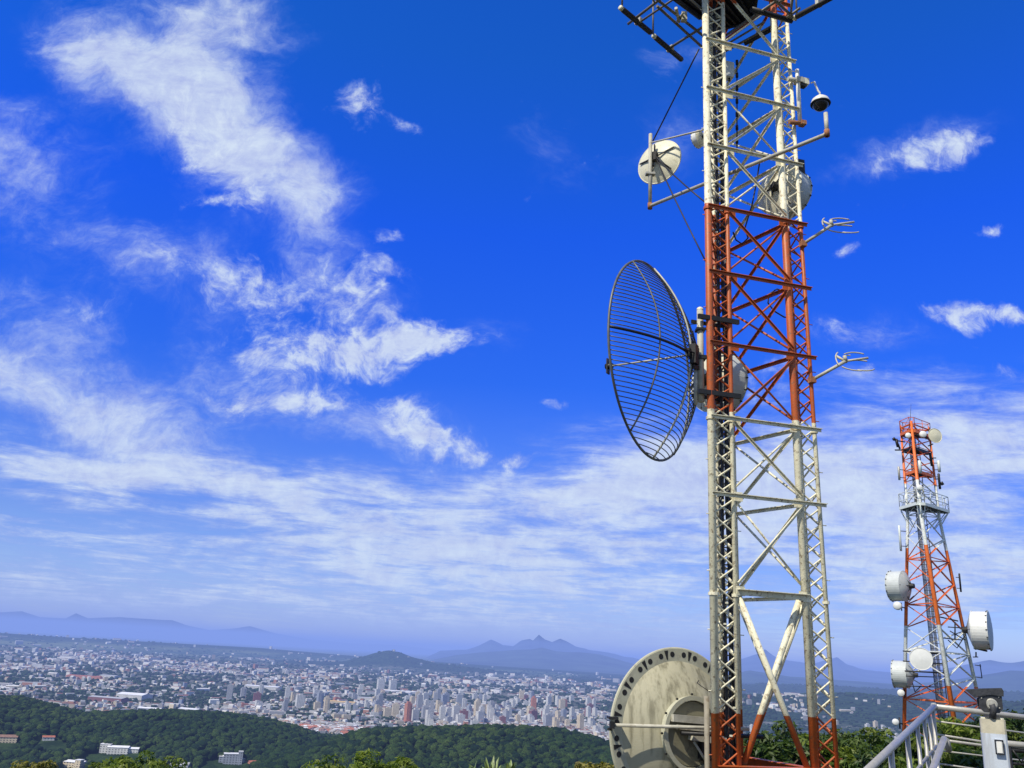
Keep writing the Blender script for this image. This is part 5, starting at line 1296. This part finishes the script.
# ------------------------------------------------------------------ handrail, cables and camera post
hr = thing('handrail', 'sloping stainless handrail with balusters that turns a corner at its top', 'handrail', (P(900, 760, 7)[0], P(900, 760, 7)[1], -3))
YA, YB = 6.0, 8.6
A_ = P(862, 776, 5.7); B_ = P(934, 706.5, YB)
build('top_rail', MB().tube(A_ - (B_ - A_) * .25, B_, .026, n=14), stainless, hr)
C_ = P(1090, 725, YB + .5); build('top_rail', MB().tube(B_, C_, .026, n=12), stainless, hr)
build('corner_joint', MB().lathe(B_ - V3(0, 0, .0), (0, 0, 1), [(-.035, 0), (-.035, .028), (.0, .034), (.030, .022), (.033, 0)], 14), stainless, hr)
for (q, rr, yo) in ((.30, .021, 0), (.52, .019, 0), (.68, .016, 0), (.80, .016, 0), (.89, .015, 0), (.975, .018, 0)):
    p_ = lerp(A_, B_, q); build('baluster', MB().tube(V3(p_[0], p_[1], -3.1), p_, rr, n=10), stainless, hr)
lr = MB()
for dz_ in (.33, .62): 
    build('lower_rail', MB().tube(A_ - (B_ - A_) * .25 - V3(0, 0, dz_), B_ - V3(0, 0, dz_), .014, n=8), stainless, hr)
for (y0, y1, rr) in ((721, 729, .008), (734, 744, .010), (739, 747, .013), (750, 757, .007), (763, 772, .008)):
    a = P(934, y0, YB); b = P(1010, y1 + 2, YB + .25); build('steel_cable', MB().tube(a, a + (b - a) * 2.2, rr, n=8), stainless, hr)
p_ = P(1075, 723, YB + .45); build('baluster', MB().tube(V3(p_[0], p_[1], -3.1), p_, .024, n=10), stainless, hr)
h2 = thing('handrail', 'short lower stainless handrail slanting down inside the corner', 'handrail', (P(938, 768, 8)[0], P(938, 768, 8)[1], -3))
a, b = P(944, 739, 8.3), P(928, 782, 7.3); build('rail', MB().path([a + V3(.05, .03, -.10), a + V3(.02, 0, -.01), a, b, b + (b - a) * .6], .028, 12), stainless, h2); e_ = b + (b - a) * .4
build('post', MB().tube(V3(e_[0], e_[1], -3.1), e_, .024, n=10), stainless, h2)
pr_ = thing('pipe_railing', 'dark blue grey pipes running right from behind the white post', 'railing', P(1008, 744, 7.6))
a, b = P(1000, 743, 7.6), P(1075, 750, 7.9); build('pipe', MB().tube(a, b, .026, n=10), stainless, pr_); build('pipe', MB().tube(a + V3(0, 0, -.045), b + V3(0, 0, -.05), .018, n=10), darks, pr_)
build('truss', MB().path([a + V3(.1, 0, -.05), a + V3(.16, 0, -.14), a + V3(.22, 0, -.05), a + V3(.28, 0, -.14), a + V3(.34, 0, -.05), a + V3(.4, 0, -.14), b + V3(0, 0, -.06)], .008, 6).tube(a + V3(0, 0, -.15), b + V3(0, 0, -.15), .012), darks, pr_)
for x_ in (.6, .1):
    p_ = lerp(a, b, x_); build('post', MB().tube(V3(p_[0], p_[1], -3.1), p_, .022, n=8), darks, pr_)
# walkway the railings stand on
mb = MB(); pw = [V3(1.2, 3.2, -3.04), V3(6.6, 3.2, -3.04), V3(6.6, 10.2, -3.04), V3(3.6, 10.2, -3.04)]
mb.add(pw + [p_ + V3(0, 0, -.3) for p_ in pw], [(0, 1, 2, 3), (7, 6, 5, 4), (0, 4, 5, 1), (1, 5, 6, 2), (2, 6, 7, 3), (3, 7, 4, 0)]); o = build('path', mb, concrete); tag(o, 'concrete walkway under the railings', kind='structure')
# white post with the camera on it
YP = 7.0; pc = P(992, 720, YP); k_ = YP / FOC
sc_ = 21.0 * YP / FOC / 2; aa_ = -math.atan2(pc[0], pc[1]) + .05; ax_ = V3(math.cos(aa_), math.sin(aa_), 0); ay_ = V3(-math.sin(aa_), math.cos(aa_), 0)
po = thing('camera_post', 'square white grey post with a bare concrete coloured cap band and small outlet box', 'post', (pc[0], pc[1], -3))
ztp = float(P(992, 719, YP)[2]); zmid = float(P(992, 733, YP)[2])
def sqpost(z0, z1, w, bev=.012):
    c = [(w - bev, w), (w, w - bev), (w, -w + bev), (w - bev, -w), (-w + bev, -w), (-w, -w + bev), (-w, w - bev), (-w + bev, w)]; mb = MB()
    vs = [V3(pc[0], pc[1], z) + ax_ * a + ay_ * b for z in (z0, z1) for a, b in c]
    return mb.add(vs, [(k, k + 8, (k + 1) % 8 + 8, (k + 1) % 8) for k in range(8)] + [tuple(range(8, 16))[::-1], tuple(range(8))])
build('shaft', sqpost(-3.1, zmid, sc_), post_m, po)
band_m = pmat('bare_band', (.50, .47, .36), .7, 0, .18, 9, .2, c2=(.60, .56, .42)); build('cap_band', sqpost(zmid, ztp, sc_ * .995), band_m, po)
build('cap_plate', sqpost(ztp + .001, ztp + .012, sc_ * .9), cream, po)
oc = P(999.5, 747, YP - sc_ * 1.05); oc = V3(*oc)
ob_ = build('outlet_box', MB().box(V3(pc[0], pc[1], oc[2]) + ax_ * sc_ * .30 - ay_ * (sc_ + .010), ax_ * .025, ay_ * .012, (0, 0, .050)), post_m, po)
build('cover', MB().box(V3(pc[0], pc[1], oc[2]) + ax_ * sc_ * .30 - ay_ * (sc_ + .026), ax_ * .017, ay_ * .004, (0, 0, .040)), white_p, ob_)
rb = MB()
for (dx_, dz_, hx, hz_) in ((0, .048, .028, .004), (0, -.048, .028, .004), (.026, 0, .004, .05), (-.026, 0, .004, .05)): rb.box(V3(pc[0], pc[1], oc[2]) + ax_ * (sc_ * .30 + dx_) - ay_ * (sc_ + .024) + V3(0, 0, dz_), ax_ * hx, ay_ * .005, (0, 0, hz_))
build('gasket', rb, darks, ob_)
sc2 = thing('post_camera', 'dark grey box shaped security camera with a long hood on top of the white post', 'security camera', (pc[0], pc[1], ztp))
def pp2(px_, py_, dy_=0.0): return P(px_, py_, YP) + ay_ * dy_
hw = .075
def prism(pts2, hw, m, name, parent, mb=None):
    mb = MB(); n = len(pts2); vs = [pp2(a, b, -hw) for a, b in pts2] + [pp2(a, b, hw) for a, b in pts2]
    mb.add(vs, [tuple(range(n)), tuple(range(2 * n - 1, n - 1, -1))] + [(k, n + k, n + (k + 1) % n, (k + 1) % n) for k in range(n)]); return build(name, mb, m, parent)
bd = prism([(978, 696), (1001, 694), (1002.5, 709), (999, 713), (984, 712), (979, 707)], hw * .85, cam_m, 'body', sc2)
prism([(965, 689.5), (979, 688.5), (1001, 688), (1003, 691), (1003, 696.5), (990, 694.5), (977, 696.5), (975, 698)], hw, cam_m, 'hood', sc2)
prism([(976.5, 698), (978.3, 697.5), (979, 706), (977.5, 706)], hw * .6, dome_glass, 'lens_window', sc2)
kc = pp2(991, 704, -hw * .85)
build('pivot', MB().lathe(kc, -ay_, [(0, .042), (.012, .042), (.018, .034), (.022, .034), (.022, .016), (.04, .014), (.04, 0)], 20, smooth=False), galv, sc2)
build('bracket', MB().path([kc - ay_ * .03 + V3(0, 0, .0), kc - ay_ * .035 + V3(.012, 0, -.03), V3(pc[0], pc[1], ztp + .01) - ay_ * .08], [.022, .022, .026], 10).box(V3(pc[0], pc[1], ztp + .018) - ay_ * .03, ax_ * .05, ay_ * .06, (0, 0, .008)), cam_m, sc2)
sw = MB()
for (a, b) in ((981, 698), (998, 697), (999, 708)): sw.lathe(pp2(a, b, -hw * .85), -ay_, [(0, .006), (.004, .006), (.005, 0)], 8)
build('screw', sw, galv, sc2)

# feeder cables drooping from the far drums to the mast
for (a, b, c, lb) in (((905, 588), (909, 600), (914, 596), 'black feeder cable drooping from the upper left drum of the farther mast'), ((911, 678), (915, 692), (921, 686), 'black feeder cable drooping from the lower left drum of the farther mast'), ((966, 634), (957, 648), (948, 640), 'black feeder cable drooping from the right drum of the farther mast')):
    pts = [P(*a, Y2 - .4), lerp(P(*a, Y2 - .4), P(*b, Y2 - .4), .6), P(*b, Y2 - .4), lerp(P(*b, Y2 - .4), P(*c, Y2 - .2), .6), P(*c, Y2 - .2)]
    tag(build('feeder_cable', MB().path(pts, .045, 6), black, org=pts[0]), lb, 'cable')
